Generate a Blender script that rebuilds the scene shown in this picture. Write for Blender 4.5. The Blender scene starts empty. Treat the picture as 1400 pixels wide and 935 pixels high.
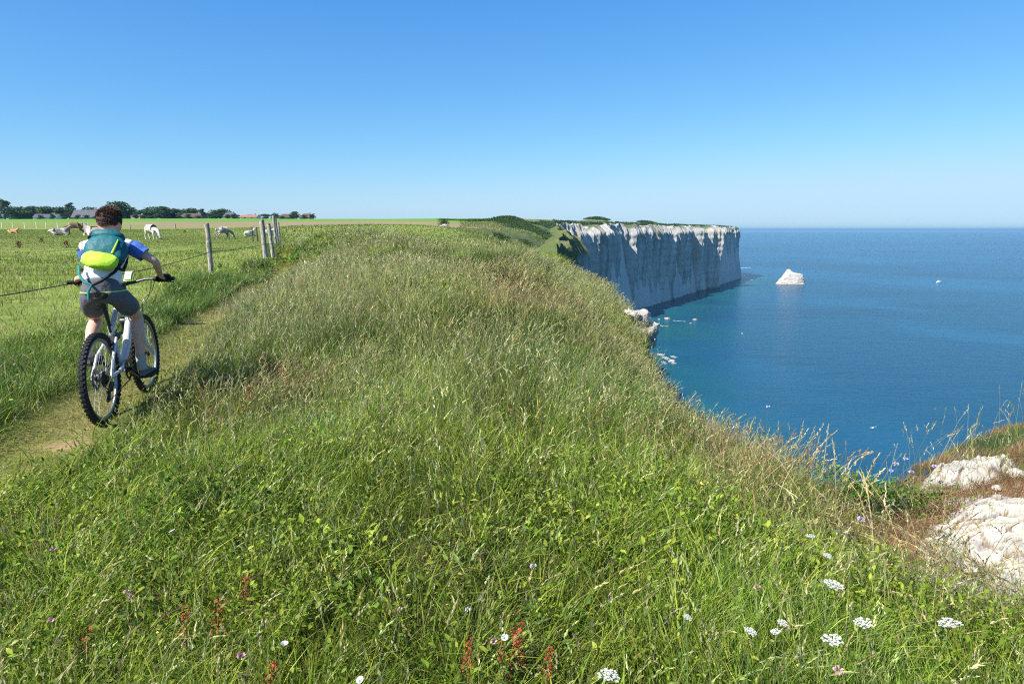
import bpy, bmesh, math, random
import numpy as np
from mathutils import Vector, Matrix, Euler
R = math.radians
rng = np.random.default_rng(7)
random.seed(7)
S = bpy.context.scene
COL = S.collection

# ------------------------------------------------------------------ camera, sky, sun, exposure
F = 933.0                      # focal length in photograph pixels (24 mm on 36 mm)
PITCH = math.atan((467.5 - 314.0) / F)
cam = bpy.data.cameras.new('camera'); cam.lens = 24.0; cam.sensor_width = 36.0
cam.clip_start = 0.05; cam.clip_end = 200000.0
camo = bpy.data.objects.new('camera', cam); COL.objects.link(camo)
camo.location = (0, 0, 0); camo.rotation_euler = (R(90) - PITCH, 0, 0)
S.camera = camo

SUN_EL = 46.0
sun_h = Vector((-0.80, -0.60)).normalized()          # horizontal direction towards the sun
SUN_AZ = math.atan2(sun_h.x, sun_h.y)                # clockwise from +Y
to_sun = Vector((sun_h.x * math.cos(R(SUN_EL)), sun_h.y * math.cos(R(SUN_EL)), math.sin(R(SUN_EL))))
w = bpy.data.worlds.new('World'); S.world = w; w.use_nodes = True
nt = w.node_tree
bg = nt.nodes['Background']
sky = nt.nodes.new('ShaderNodeTexSky'); sky.sky_type = 'NISHITA'; sky.sun_disc = False
sky.sun_elevation = R(SUN_EL); sky.sun_rotation = SUN_AZ
sky.altitude = 80; sky.air_density = 1.0; sky.dust_density = 0.3; sky.ozone_density = 2.5
sep = nt.nodes.new('ShaderNodeSeparateColor'); cmb = nt.nodes.new('ShaderNodeCombineColor')
nt.links.new(sky.outputs[0], sep.inputs[0])
SKYFIT = ((1.3, .418, 4.3), (.895, 1.136, 6.2), (.52, 2.99, 8.0))      # per-channel response of the sky: (power, gain, ceiling)
for ch_, (pw_, ga_, ce_) in enumerate(SKYFIT):
    a_ = nt.nodes.new('ShaderNodeMath'); a_.operation = 'POWER'; a_.inputs[1].default_value = pw_
    m_ = nt.nodes.new('ShaderNodeMath'); m_.operation = 'MULTIPLY'; m_.inputs[1].default_value = ga_
    nt.links.new(sep.outputs[ch_], a_.inputs[0]); nt.links.new(a_.outputs[0], m_.inputs[0]); c_ = nt.nodes.new('ShaderNodeMath'); c_.operation = 'SMOOTH_MIN'; c_.inputs[1].default_value = ce_; c_.inputs[2].default_value = 1.6
    nt.links.new(m_.outputs[0], c_.inputs[0]); nt.links.new(c_.outputs[0], cmb.inputs[ch_])
nt.links.new(cmb.outputs[0], bg.inputs[0]); bg.inputs[1].default_value = 0.060
sl = bpy.data.lights.new('sun', 'SUN'); sl.energy = 5.0; sl.angle = R(0.53); sl.color = (1.0, 0.955, 0.88)
so = bpy.data.objects.new('sun', sl); COL.objects.link(so)
so.rotation_euler = to_sun.to_track_quat('Z', 'Y').to_euler(); so.location = (-40, -30, 60)
S.view_settings.view_transform = 'Standard'; S.view_settings.look = 'None'
S.view_settings.exposure = 1.115; S.view_settings.gamma = 1.0; S.view_settings.use_curve_mapping = False
S.render.engine = 'CYCLES'
S.cycles.pixel_filter_type = 'BLACKMAN_HARRIS'; S.cycles.filter_width = 1.15
S.cycles.use_denoising = False
S.cycles.max_bounces = 6; S.cycles.transparent_max_bounces = 4; S.cycles.volume_bounces = 0
S.cycles.diffuse_bounces = 3; S.cycles.glossy_bounces = 2; S.cycles.transmission_bounces = 3

SEA = -75.0

# ------------------------------------------------------------------ helpers
def hx(*rgb):                                         # sRGB 0-255 -> linear
    return tuple(((c / 255) / 12.92 if c / 255 < 0.04045 else ((c / 255 + 0.055) / 1.055) ** 2.4) for c in rgb)

def ray(px, py):
    u = (px - 700) / F; v = -(py - 467.5) / F
    c, s = math.cos(PITCH), math.sin(PITCH)
    return np.array([u, c + v * s, -s + v * c])

def at(px, py, Y):                                    # point of the photograph at distance Y in front
    d = ray(px, py); return d * (Y / d[1])

MATS = {}
def mat(name, color, rough=0.6, spec=0.4, metal=0.0, noise=0.0, nscale=20.0, bump=0.0, bscale=60.0, coat=0.0):
    m = bpy.data.materials.new(name); m.use_nodes = True
    t = m.node_tree; b = t.nodes['Principled BSDF']
    b.inputs['Base Color'].default_value = (*color, 1); b.inputs['Roughness'].default_value = rough
    b.inputs['Specular IOR Level'].default_value = spec; b.inputs['Metallic'].default_value = metal
    b.inputs['Coat Weight'].default_value = coat
    tc = t.nodes.new('ShaderNodeTexCoord')
    if noise:
        n = t.nodes.new('ShaderNodeTexNoise'); n.inputs['Scale'].default_value = nscale; n.inputs['Detail'].default_value = 5
        t.links.new(tc.outputs['Object'], n.inputs['Vector'])
        r = t.nodes.new('ShaderNodeValToRGB')
        r.color_ramp.elements[0].position = 0.3; r.color_ramp.elements[1].position = 0.7
        r.color_ramp.elements[0].color = (*[c * (1 - noise) for c in color], 1)
        r.color_ramp.elements[1].color = (*[min(1, c * (1 + noise)) for c in color], 1)
        t.links.new(n.outputs['Fac'], r.inputs[0]); t.links.new(r.outputs[0], b.inputs['Base Color'])
    if bump:
        n = t.nodes.new('ShaderNodeTexNoise'); n.inputs['Scale'].default_value = bscale; n.inputs['Detail'].default_value = 4
        t.links.new(tc.outputs['Object'], n.inputs['Vector'])
        bp = t.nodes.new('ShaderNodeBump'); bp.inputs['Strength'].default_value = bump; bp.inputs['Distance'].default_value = 0.02
        t.links.new(n.outputs['Fac'], bp.inputs['Height']); t.links.new(bp.outputs[0], b.inputs['Normal'])
    MATS[name] = m
    return m

def leafmat(name, trans=0.3, rough=0.55, spec=0.25, attr='Col'):
    m = bpy.data.materials.new(name); m.use_nodes = True
    t = m.node_tree; b = t.nodes['Principled BSDF']; out = t.nodes['Material Output']
    a = t.nodes.new('ShaderNodeAttribute'); a.attribute_name = attr
    t.links.new(a.outputs['Color'], b.inputs['Base Color'])
    b.inputs['Roughness'].default_value = rough; b.inputs['Specular IOR Level'].default_value = spec
    if trans:
        tr = t.nodes.new('ShaderNodeBsdfTranslucent')
        t.links.new(a.outputs['Color'], tr.inputs['Color'])
        mx = t.nodes.new('ShaderNodeMixShader'); mx.inputs[0].default_value = trans
        t.links.new(b.outputs[0], mx.inputs[1]); t.links.new(tr.outputs[0], mx.inputs[2])
        t.links.new(mx.outputs[0], out.inputs['Surface'])
    return m

def tag(o, label=None, cat=None, group=None, kind=None):
    if label: o['label'] = label
    if cat: o['category'] = cat
    if group: o['group'] = group
    if kind: o['kind'] = kind
    return o

def thing(name, loc=(0, 0, 0), rz=0.0, label=None, cat=None, group=None):
    o = bpy.data.objects.new(name, None); COL.objects.link(o)
    o.location = loc; o.rotation_euler = (0, 0, rz); o.empty_display_size = 0.2
    return tag(o, label, cat, group)

def npmesh(name, verts, faces, cols=None, smooth=False):
    """verts (N,3); faces: list of (M,k) int arrays; cols (N,3) or None"""
    me = bpy.data.meshes.new(name)
    verts = np.ascontiguousarray(verts, dtype=np.float32)
    me.vertices.add(len(verts)); me.vertices.foreach_set('co', verts.ravel())
    fl = [np.asarray(f, dtype=np.int32) for f in faces if len(f)]
    loops = np.concatenate([f.ravel() for f in fl])
    tot = np.concatenate([np.full(len(f), f.shape[1], np.int32) for f in fl])
    st = np.concatenate([[0], np.cumsum(tot)[:-1]]).astype(np.int32)
    me.loops.add(len(loops)); me.loops.foreach_set('vertex_index', loops)
    me.polygons.add(len(tot)); me.polygons.foreach_set('loop_start', st); me.polygons.foreach_set('loop_total', tot)
    me.polygons.foreach_set('use_smooth', np.full(len(tot), smooth, dtype=bool))
    if cols is not None:
        a = me.attributes.new('Col', 'FLOAT_COLOR', 'POINT')
        c4 = np.ones((len(verts), 4), np.float32); c4[:, :3] = cols
        a.data.foreach_set('color', c4.ravel())
    me.update(calc_edges=True)
    return me

def link(name, me, m, parent=None):
    o = bpy.data.objects.new(name, me); COL.objects.link(o)
    if m is not None:
        for mm in (m if isinstance(m, (list, tuple)) else [m]): me.materials.append(mm)
    if parent is not None: o.parent = parent
    return o

def bmobj(name, bm, m, parent=None, smooth=True, bevel=0.0):
    me = bpy.data.meshes.new(name)
    bmesh.ops.recalc_face_normals(bm, faces=bm.faces)
    bm.to_mesh(me); bm.free()
    for p in me.polygons: p.use_smooth = smooth
    if smooth:
        me.set_sharp_from_angle(angle=R(40))
    return link(name, me, m, parent)

def bm_tube(bm, pts, rad, seg=10, cap=True, closed=False):
    pts = [Vector(p) for p in pts]; n = len(pts)
    rads = rad if isinstance(rad, (list, tuple, np.ndarray)) else [rad] * n
    rings = []; up0 = None
    for i, p in enumerate(pts):
        if closed: d = pts[(i + 1) % n] - pts[i - 1]
        else: d = pts[min(i + 1, n - 1)] - pts[max(i - 1, 0)]
        if d.length < 1e-9: d = Vector((0, 0, 1))
        d.normalize()
        if up0 is None:
            up0 = d.orthogonal().normalized()
        up0 = (up0 - d * up0.dot(d))
        if up0.length < 1e-6: up0 = d.orthogonal()
        up0.normalize(); s = d.cross(up0)
        rings.append([bm.verts.new(p + (up0 * math.cos(2 * math.pi * k / seg) + s * math.sin(2 * math.pi * k / seg)) * rads[i]) for k in range(seg)])
    m = n if closed else n - 1
    for i in range(m):
        a, b = rings[i], rings[(i + 1) % n]
        for k in range(seg):
            try: bm.faces.new((a[k], a[(k + 1) % seg], b[(k + 1) % seg], b[k]))
            except ValueError: pass
    if cap and not closed:
        bm.faces.new(rings[0][::-1]); bm.faces.new(rings[-1])
    return bm

def bm_box(bm, c, size, rot=None, bevel=0.0):
    r = bmesh.ops.create_cube(bm, size=1.0)
    vs = r['verts']
    M = Matrix.Translation(Vector(c)) @ (rot.to_matrix().to_4x4() if rot is not None else Matrix.Identity(4)) @ Matrix.Diagonal((*size, 1))
    bmesh.ops.transform(bm, matrix=M, verts=vs)
    if bevel:
        es = list({e for v in vs for e in v.link_edges})
        bmesh.ops.bevel(bm, geom=es, offset=bevel, segments=2, affect='EDGES', profile=0.5)
    return bm

def bm_ball(bm, c, size, rot=None, sub=2):
    r = bmesh.ops.create_icosphere(bm, subdivisions=sub, radius=1.0)
    M = Matrix.Translation(Vector(c)) @ (rot.to_matrix().to_4x4() if rot is not None else Matrix.Identity(4)) @ Matrix.Diagonal((*size, 1))
    bmesh.ops.transform(bm, matrix=M, verts=r['verts'])
    return r['verts']

def tube_obj(name, pts, rad, m, parent, seg=10, closed=False):
    return bmobj(name, bm_tube(bmesh.new(), pts, rad, seg, closed=closed), m, parent)

def skin_mesh(name, verts, edges, radii, root=0, sub=2):
    """one continuous body grown round a jointed skeleton"""
    me = bpy.data.meshes.new(name + '_skeleton'); me.from_pydata([tuple(v) for v in verts], edges, [])
    o = bpy.data.objects.new(name + '_skeleton', me); COL.objects.link(o)
    md = o.modifiers.new('skin', 'SKIN'); md.use_smooth_shade = True; md.branch_smoothing = 0.4
    for i, sv in enumerate(me.skin_vertices[0].data):
        r = radii[i]; sv.radius = (r, r) if not isinstance(r, tuple) else r
        sv.use_root = (i == root)
    ss = o.modifiers.new('sub', 'SUBSURF'); ss.levels = sub; ss.render_levels = sub
    dg = bpy.context.evaluated_depsgraph_get(); dg.update()
    res = bpy.data.meshes.new_from_object(o.evaluated_get(dg))
    res.name = name
    bpy.data.objects.remove(o); bpy.data.meshes.remove(me)
    for p in res.polygons: p.use_smooth = True
    return res

def copy_tree(o, parent=None):
    c = o.copy(); COL.objects.link(c)
    if parent is not None: c.parent = parent
    for ch in list(o.children): copy_tree(ch, c)
    return c

def vnoise(x, y, seed=0):
    x = np.asarray(x, float); y = np.asarray(y, float)
    xi = np.floor(x).astype(np.int64); yi = np.floor(y).astype(np.int64)
    xf = x - xi; yf = y - yi
    def hsh(a, b):
        n = (a * 374761393 + b * 668265263 + seed * 974711) & 0xffffffff
        n = ((n ^ (n >> 13)) * 1274126177) & 0xffffffff
        return ((n ^ (n >> 16)) & 0xffff) / 65535.0
    u = xf * xf * (3 - 2 * xf); v = yf * yf * (3 - 2 * yf)
    return (hsh(xi, yi) * (1 - u) + hsh(xi + 1, yi) * u) * (1 - v) + (hsh(xi, yi + 1) * (1 - u) + hsh(xi + 1, yi + 1) * u) * v
def fbm(x, y, seed=0, oct=4):
    t = 0; a = 0.5; n = 0
    for i in range(oct):
        t = t + a * vnoise(x * 2 ** i + 17.3 * i, y * 2 ** i - 9.1 * i, seed + i); n += a; a *= 0.5
    return t / n                                       # 0..1, mean .5
def sstep(a, b, x):
    t = np.clip((x - a) / (b - a), 0, 1); return t * t * (3 - 2 * t)
def gauss(x, y, cx, cy, sx, sy):
    return np.exp(-((x - cx) / sx) ** 2 - ((y - cy) / sy) ** 2)

# ------------------------------------------------------------------ the lie of the land
CTRL = np.array([
 # round the camera
 (0,0,-1.6),(-2,0,-1.55),(2,0,-1.75),(-4,0,-1.5),(4,0,-2.1),(0,-8,-1.5),(-8,-8,-1.4),(8,-8,-2),(-8,2,-1.45),
 (0,2.2,-1.6),(-1.8,2.2,-1.55),(1.6,2.3,-1.8),
 # the path
 (-2.9,4.1,-1.37),(-3.13,5,-1.36),(-3.3,6,-1.35),(-4,8,-1.35),(-4.85,12,-1.28),(-5.7,17,-1.28),(-7.9,24,-1.25),(-12.8,40,-1.2),
 # the bank
 (0,4,-1.5),(0,6,-1.32),(0,9,-1.17),(0,13,-1.12),(0,18,-1.22),(0,24,-1.5),(0,35,-1.5),(-2,5,-1.43),(-2,8,-1.2),
 (-1.8,12,-.95),(-3,12,-1.0),(-3.9,17,-.8),(-5,22,-.5),(-6.1,24,-.45),(-8,33,-.5),(-2.5,20,-.95),(-3,30,-1.15),
 # the seaward slope
 (1.2,5,-1.66),(2.0,6,-2.17),(1.2,8,-1.68),(2.2,9,-2.55),(1.2,12,-1.5),(2.3,12,-2.65),(1.5,18,-1.55),(3,18,-2.6),
 (1.5,25,-1.5),(3.8,25,-2.7),(2,35,-2.0),(4,35,-2.8),
 # the spur on the right
 (2.2,3.5,-1.95),(2.6,4.4,-2.12),(2.96,3.7,-2.15),(3.4,4.3,-2.12),(3.8,5.7,-2.14),(5.2,6.75,-2.0),(5,4.5,-1.95),(8,4,-2.2),(2.3,4.9,-1.93),
 # the meadow and fields
 (-6.57,15,-1.16),(-7.6,20,-1.15),(-9,26,-1.15),(-14,41,-1.1),(-10,8,-1.38),(-9,13,-1.3),(-20,20,-1.2),(-20,8,-1.4),
 (-36,65,-.84),(-50,77,-.55),(-36,85,-.85),(-20,60,-1.0),(-72,80,-.45),(-80,150,.5),(-40,150,.5),(-10,150,.2),
 (-220,300,4.0),(-100,300,4.0),(-20,300,2.8),(-450,450,7),(-200,450,7),(-100,450,6.5),(-20,450,5.7),
 (-450,800,5),(-100,800,6),(-800,900,4),(-200,1600,4),
 # beyond the bank, towards the far headland
 (0,60,-2.0),(1,75,-2.8),(3,75,-4.6),(-8,80,-.9),(0,110,-1.8),(4,90,-4.3),(5,110,-4),(8.2,110,-6.2),(10,150,-6),(5,150,-3),(-20,150,-.3),
 (-10,200,-.3),(8,200,-2),(13.7,200,-7),(0,250,.5),(15,300,-3),(20.5,300,-6),(20,400,1),(25,400,-2),(0,400,3.5),
 (30,507,2.5),(20,600,8.5),(100,800,9),(180,1000,9),(300,1070,5),(118,666,3.2),(196,808,3.2),(276,950,3.2),(346,1077,3),(200,1400,6),
], float)
OFF = 12.0
def warp(x, y):
    yy = np.maximum(y, -OFF + 1.0) + OFF
    return np.stack([np.log(yy) * 1.6, x / yy * 2.2], -1)
def _k(r2): return 0.5 * r2 * np.log(r2 + 1e-12)
_P = warp(CTRL[:, 0], CTRL[:, 1]); _n = len(_P)
_A = _k(((_P[:, None] - _P[None]) ** 2).sum(-1)) + np.eye(_n) * 4e-4
_Q = np.c_[np.ones(_n), _P]
# heights are fitted as angles (z over distance) so near and far are treated alike
_sc = np.hypot(CTRL[:, 0], CTRL[:, 1] + OFF)
_M = np.block([[_A, _Q], [_Q.T, np.zeros((3, 3))]])
_W = np.linalg.solve(_M, np.r_[CTRL[:, 2] / _sc * 1.0, 0, 0, 0])
def tps(x, y):
    x = np.asarray(x, float).ravel(); y = np.asarray(y, float).ravel(); out = np.empty(len(x))
    for i in range(0, len(x), 40000):
        xs, ys = x[i:i + 40000], y[i:i + 40000]
        q = warp(xs, ys)
        r2 = ((q[:, None, 0] - _P[None, :, 0]) ** 2 + (q[:, None, 1] - _P[None, :, 1]) ** 2)
        out[i:i + 40000] = (_k(r2) @ _W[:_n] + _W[_n] + q @ _W[_n + 1:]) * np.hypot(xs, ys + OFF)
    return out

CLIFF_LINE = np.array([(3.4, 70), (5.3, 90), (8.1, 118), (10.3, 150), (13.7, 200), (20.5, 300), (26, 400), (33, 507), (74, 580), (121, 666), (165, 742), (203, 812), (243, 880), (281, 950), (318, 1016), (352, 1076), (357, 1092), (354, 1130), (338, 1200), (315, 1320)], float)
def inset(P, d):
    T = np.gradient(P, axis=0); T /= np.linalg.norm(T, axis=1)[:, None]
    return P + np.c_[-T[:, 1], T[:, 0]] * d
EDGE = np.array([(16, -11.5), (12, 0), (9.5, 4), (8.2, 7.2), (5.9, 7.35), (4.5, 6.75), (3.8, 6.2), (3.4, 5.7), (3.0, 5.45), (2.66, 5.6), (2.5, 6.2), (2.44, 7.2), (2.36, 7.9), (2.66, 8.15), (2.84, 8.7), (2.80, 9.3),
  (2.52, 9.9), (2.58, 10.8), (2.78, 11.4), (2.70, 12.6), (2.95, 13.6), (2.85, 15), (3.05, 16.6), (3.5, 17.2), (3.7, 18.2), (3.55, 19.5), (3.85, 22), (4.0, 25), (4.2, 35), (3.2, 45), (1.2, 62)]
  + [tuple(p) for p in inset(CLIFF_LINE, 4.0)] + [(250, 1900)], float)
POLY = np.r_[EDGE, [(-4000, 1900), (-4000, -11.5)]]
def edge_sd(x, y):
    """distance to the cliff edge, positive on land"""
    x = np.asarray(x, float).ravel(); y = np.asarray(y, float).ravel()
    d2 = np.full(len(x), 1e18); ins = np.zeros(len(x), bool)
    n = len(POLY)
    for i in range(n):
        a, b = POLY[i], POLY[(i + 1) % n]
        if i < len(EDGE) - 1:
            ab = b - a; L = (ab ** 2).sum()
            t = np.clip(((x - a[0]) * ab[0] + (y - a[1]) * ab[1]) / L, 0, 1)
            d2 = np.minimum(d2, (x - a[0] - t * ab[0]) ** 2 + (y - a[1] - t * ab[1]) ** 2)
        c = ((a[1] > y) != (b[1] > y))
        with np.errstate(divide='ignore', invalid='ignore'):
            xi = (b[0] - a[0]) * (y - a[1]) / (b[1] - a[1]) + a[0]
        ins ^= c & (x < xi)
    d = np.sqrt(d2)
    return np.where(ins, d, -d)

_py = np.array([-8, 0, 2.5, 4.1, 5, 8, 12, 17, 24, 40, 60, 150]); _px = np.array([-7.0, -4.2, -3.35, -2.98, -3.15, -4.0, -4.85, -5.75, -7.9, -12.9, -19.5, -49])
def path_x(y): return np.interp(y, _py, _px) + 0.08 * np.sin(np.asarray(y) * 1.1)
_fy = np.array([-8, 2, 9.6, 15, 20.5, 26, 31, 36, 41, 150]); _fx = np.array([-6.5, -5.0, -5.65, -6.57, -7.6, -9.17, -10.8, -12.4, -14.0, -49.5])
def fence_x(y): return np.interp(y, _fy, _fx)

# little slips where the turf has torn away: x, y, half-width, half-length, depth
SCARS = [(-.02, 10.7, .34, .30, .28), (.38, 10.2, .16, .2, .2), (2.12, 8.0, .34, .42, .35), (1.78, 13.6, .22, .5, .35), (2.32, 11.0, .22, .45, .3), (1.55, 18.5, .25, .7, .35), (2.05, 6.3, .18, .25, .18)]
def scar(x, y):
    m = 0
    for a, b_, w_, l_, d_ in SCARS: m = np.maximum(m, np.exp(-(((x - a) / w_) ** 2 + ((y - b_) / l_) ** 2) ** 1.5))
    return m
def ground(x, y, drop=True):
    sh = np.shape(x)
    x = np.asarray(x, float).ravel(); y = np.asarray(y, float).ravel()
    z = tps(x, y)
    near = np.clip(1 - y / 60, 0, 1)
    z = z + ((fbm(x * 0.9, y * 0.9, 3) - .5) * 0.24 + (fbm(x * .42, y * .3, 4, 2) - .5) * .30) * near * sstep(0.2, 1.2, np.abs(x - path_x(y)))
    z = z - 0.07 * np.exp(-((x - path_x(y)) / 0.30) ** 2) * near
    for a, b_, w_, l_, d_ in SCARS: z = z - d_ * np.exp(-(((x - a) / w_) ** 2 + ((y - b_) / l_) ** 2) ** 1.5)
    z = z + .30 * gauss(x, y, .5, 14.8, .9, 1.8) - .18 * gauss(x, y, -1.3, 20, 1.2, 3) + .16 * gauss(x, y, -.6, 8.2, .7, 1.0) + .15 * gauss(x, y, 1.1, 10.2, .4, .9)
    far = sstep(60, 200, y)
    z = z + (fbm(x * 0.03, y * 0.03, 5) - .5) * 3.0 * far * sstep(-60, 0, x) * sstep(450, 250, y)
    z = z + 2.0 * gauss(x, y, 1.0, 330, 7.5, 30) + 2.2 * gauss(x, y, -2, 325, 15, 40)
    z = z + 3.6 * gauss(x, y, 93, 760, 13, 24) + 2.6 * gauss(x, y, 155, 800, 11, 20)
    if drop:
        sd = edge_sd(x, y)
        o = np.maximum(-sd, 0)
        inn = np.maximum(sd, 0)
        z = z - 0.25 * np.exp(-inn / 0.25) * (y < 300)
        z = np.where(o > 0, np.maximum(z - 6.0 * o - 0.6 * (fbm(x * 2.2, y * 2.2, 9) - .5) * np.minimum(o * 4, 1.5), SEA - 6), z)
    return z.reshape(sh)

# ------------------------------------------------------------------ ground sheet
def dens(knots):
    out = []
    for a, b, n in knots: out.append(np.linspace(a, b, n, endpoint=False))
    return np.concatenate(out + [[knots[-1][1]]])
gy = dens([(-11, 0, 12), (0, 2, 14), (2, 9, 90), (9, 30, 110), (30, 120, 90), (120, 520, 150), (520, 1150, 100), (1150, 1900, 20)])
gt = dens([(-1.9, -.8, 40), (-.8, -.12, 120), (-.12, .34, 190), (.34, .62, 60)])
GY, GT = np.meshgrid(gy, gt, indexing='ij'); GX = GT * (GY + OFF)
GZ = ground(GX, GY)

def field_colour(x, y):
    """plain colour of the soil, stubble and far turf"""
    n1 = fbm(x * 0.5, y * 0.5, 21); n2 = fbm(x * 0.06, y * 0.06, 22); n3 = fbm(x * 3, y * 3, 23, 2)
    c = np.empty(x.shape + (3,))
    thatch = np.array((.050, .070, .018)); soil = np.array((.085, .072, .032))
    c[:] = thatch
    c += (soil - thatch) * sstep(.45, .7, n1)[..., None]
    df = x - fence_x(y)
    mead = sstep(0.3, -0.6, df) + sstep(28, 60, y); mead = np.clip(mead, 0, 1)[..., None]
    mc = np.array((.150, .190, .042)) * (0.8 + .4 * n2[..., None]); mc = mc + (np.array((.17, .16, .06)) - mc) * sstep(.52, .75, n1)[..., None] * .6
    c = c + (mc - c) * mead
    # fields further off: dry strip, then a green crop
    ang = x / np.maximum(y, 1)
    wob = 14 * (fbm(x * .01, y * .01, 25) - .5)
    dry = sstep(125, 150, y + wob) * sstep(255, 240, y + wob) * sstep(.05, -.02, ang) * sstep(-.62, -.5, ang)
    dc = np.array((.205, .165, .09)) * (0.85 + .3 * n2[..., None])
    c = c + (dc - c) * dry[..., None]
    crop = sstep(245, 262, y + wob) * sstep(-0.005, -.03, ang - .00005 * (y - 300)) * sstep(900, 800, y)
    cc = np.array((.10, .21, .03)) * (0.92 + .16 * n2[..., None])
    c = c + (cc - c) * crop[..., None]
    # rough cliff-top turf
    rough = sstep(50, 90, y) * sstep(-.09, -.03, ang)
    rc = np.array((.075, .105, .03)) + (np.array((.17, .16, .07)) - np.array((.075, .105, .03))) * sstep(.4, .7, fbm(x * .12, y * .12, 27))[..., None]
    rc = rc * (.75 + .5 * fbm(x * .5, y * .5, 28)[..., None])
    keep = rough * (1 - dry * .9)
    c = c + (rc - c) * keep[..., None]
    # the trodden path
    dpn = x - path_x(y) + .25 * (fbm(x * .8, y * .8, 31) - .5)
    pth = np.exp(-(dpn / .31) ** 4) * sstep(60, 40, y)
    pc = np.array((.155, .150, .042)) + (np.array((.24, .185, .095)) - np.array((.150, .138, .045))) * sstep(.5, .7, n3)[..., None] * .5
    c = c + (pc - c) * (pth * .9)[..., None]
    bare = gauss(x, y, -2.95, 4.35, .14, .09) + .8 * gauss(x, y, path_x(16.) + .25, 16, .3, 1.6) + .9 * gauss(x, y, path_x(13.) + .1, 13.4, .22, .5)
    bc = np.array((.24, .15, .09))
    c = c + (bc - c) * np.clip(bare * 1.3, 0, 1)[..., None]
    # dry pinkish brown turf of the spur
    sp = sstep(1.9, 2.5, x + .4 * (n1 - .5)) * sstep(3.4, 4.4, y) * sstep(12, 9, y)
    spc = np.array((.235, .150, .085)) + (np.array((.11, .12, .04)) - np.array((.235, .150, .085))) * sstep(.5, .72, fbm(x * 2.2, y * 2.2, 33))[..., None]
    c = c + (spc - c) * sp[..., None]
    scr = scar(x, y); ec = np.array((.17, .095, .05)) + (np.array((.30, .19, .11)) - np.array((.17, .095, .05))) * n3[..., None]
    c = c + (ec - c) * np.clip(scr * 1.6, 0, 1)[..., None]
    return c
gc = field_colour(GX, GY)
# bare chalk where the ground breaks off
sd = edge_sd(GX, GY).reshape(GX.shape)
ch = sstep(-.15, -.6, sd + .5 * (fbm(GX * 1.5, GY * 1.5, 35) - .5))
chalk = np.array((.52, .49, .43)) * (.75 + .4 * fbm(GX * 4, GY * 4, 36)[..., None])
earth = np.array((.20, .135, .075))
mixc = chalk + (earth - chalk) * sstep(.45, .6, fbm(GX * 1.1, GZ * .9, 37))[..., None] * (GY < 40)[..., None]
gc = gc + (mixc - gc) * ch[..., None]
nr, ncol = GX.shape
idx = np.arange(nr * ncol).reshape(nr, ncol)
quads = np.stack([idx[:-1, :-1], idx[:-1, 1:], idx[1:, 1:], idx[1:, :-1]], -1).reshape(-1, 4)
zq = GZ.ravel()[quads]
quads = quads[zq.max(1) > SEA - 5.5]
gmat = bpy.data.materials.new('turf_and_soil'); gmat.use_nodes = True
t = gmat.node_tree; b = t.nodes['Principled BSDF']; b.inputs['Roughness'].default_value = .95; b.inputs['Specular IOR Level'].default_value = .1
a = t.nodes.new('ShaderNodeAttribute'); a.attribute_name = 'Col'
tc = t.nodes.new('ShaderNodeTexCoord')
n1 = t.nodes.new('ShaderNodeTexNoise'); n1.inputs['Scale'].default_value = 26; n1.inputs['Detail'].default_value = 6
n2 = t.nodes.new('ShaderNodeTexNoise'); n2.inputs['Scale'].default_value = 1.3; n2.inputs['Detail'].default_value = 6
for n in (n1, n2): t.links.new(tc.outputs['Object'], n.inputs['Vector'])
mr = t.nodes.new('ShaderNodeMapRange'); mr.inputs['From Min'].default_value = .3; mr.inputs['From Max'].default_value = .7
mr.inputs['To Min'].default_value = .62; mr.inputs['To Max'].default_value = 1.38
ad = t.nodes.new('ShaderNodeMath'); ad.operation = 'MULTIPLY_ADD'; ad.inputs[1].default_value = .5
hm = t.nodes.new('ShaderNodeMath'); hm.operation = 'MULTIPLY'; hm.inputs[1].default_value = .5
t.links.new(n2.outputs['Fac'], hm.inputs[0]); t.links.new(n1.outputs['Fac'], ad.inputs[0]); t.links.new(hm.outputs[0], ad.inputs[2])
t.links.new(ad.outputs[0], mr.inputs['Value'])
vm = t.nodes.new('ShaderNodeVectorMath'); vm.operation = 'SCALE'
t.links.new(a.outputs['Color'], vm.inputs[0]); t.links.new(mr.outputs[0], vm.inputs['Scale']); t.links.new(vm.outputs[0], b.inputs['Base Color'])
bp = t.nodes.new('ShaderNodeBump'); bp.inputs['Strength'].default_value = .7; bp.inputs['Distance'].default_value = .05
t.links.new(ad.outputs[0], bp.inputs['Height']); t.links.new(bp.outputs[0], b.inputs['Normal'])
ground_me = npmesh('ground', np.stack([GX, GY, GZ], -1).reshape(-1, 3), [quads], gc.reshape(-1, 3), smooth=True)
tag(link('ground', ground_me, gmat), 'grassy cliff-top ground with meadow, path and fields', 'ground', kind='structure')

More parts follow.
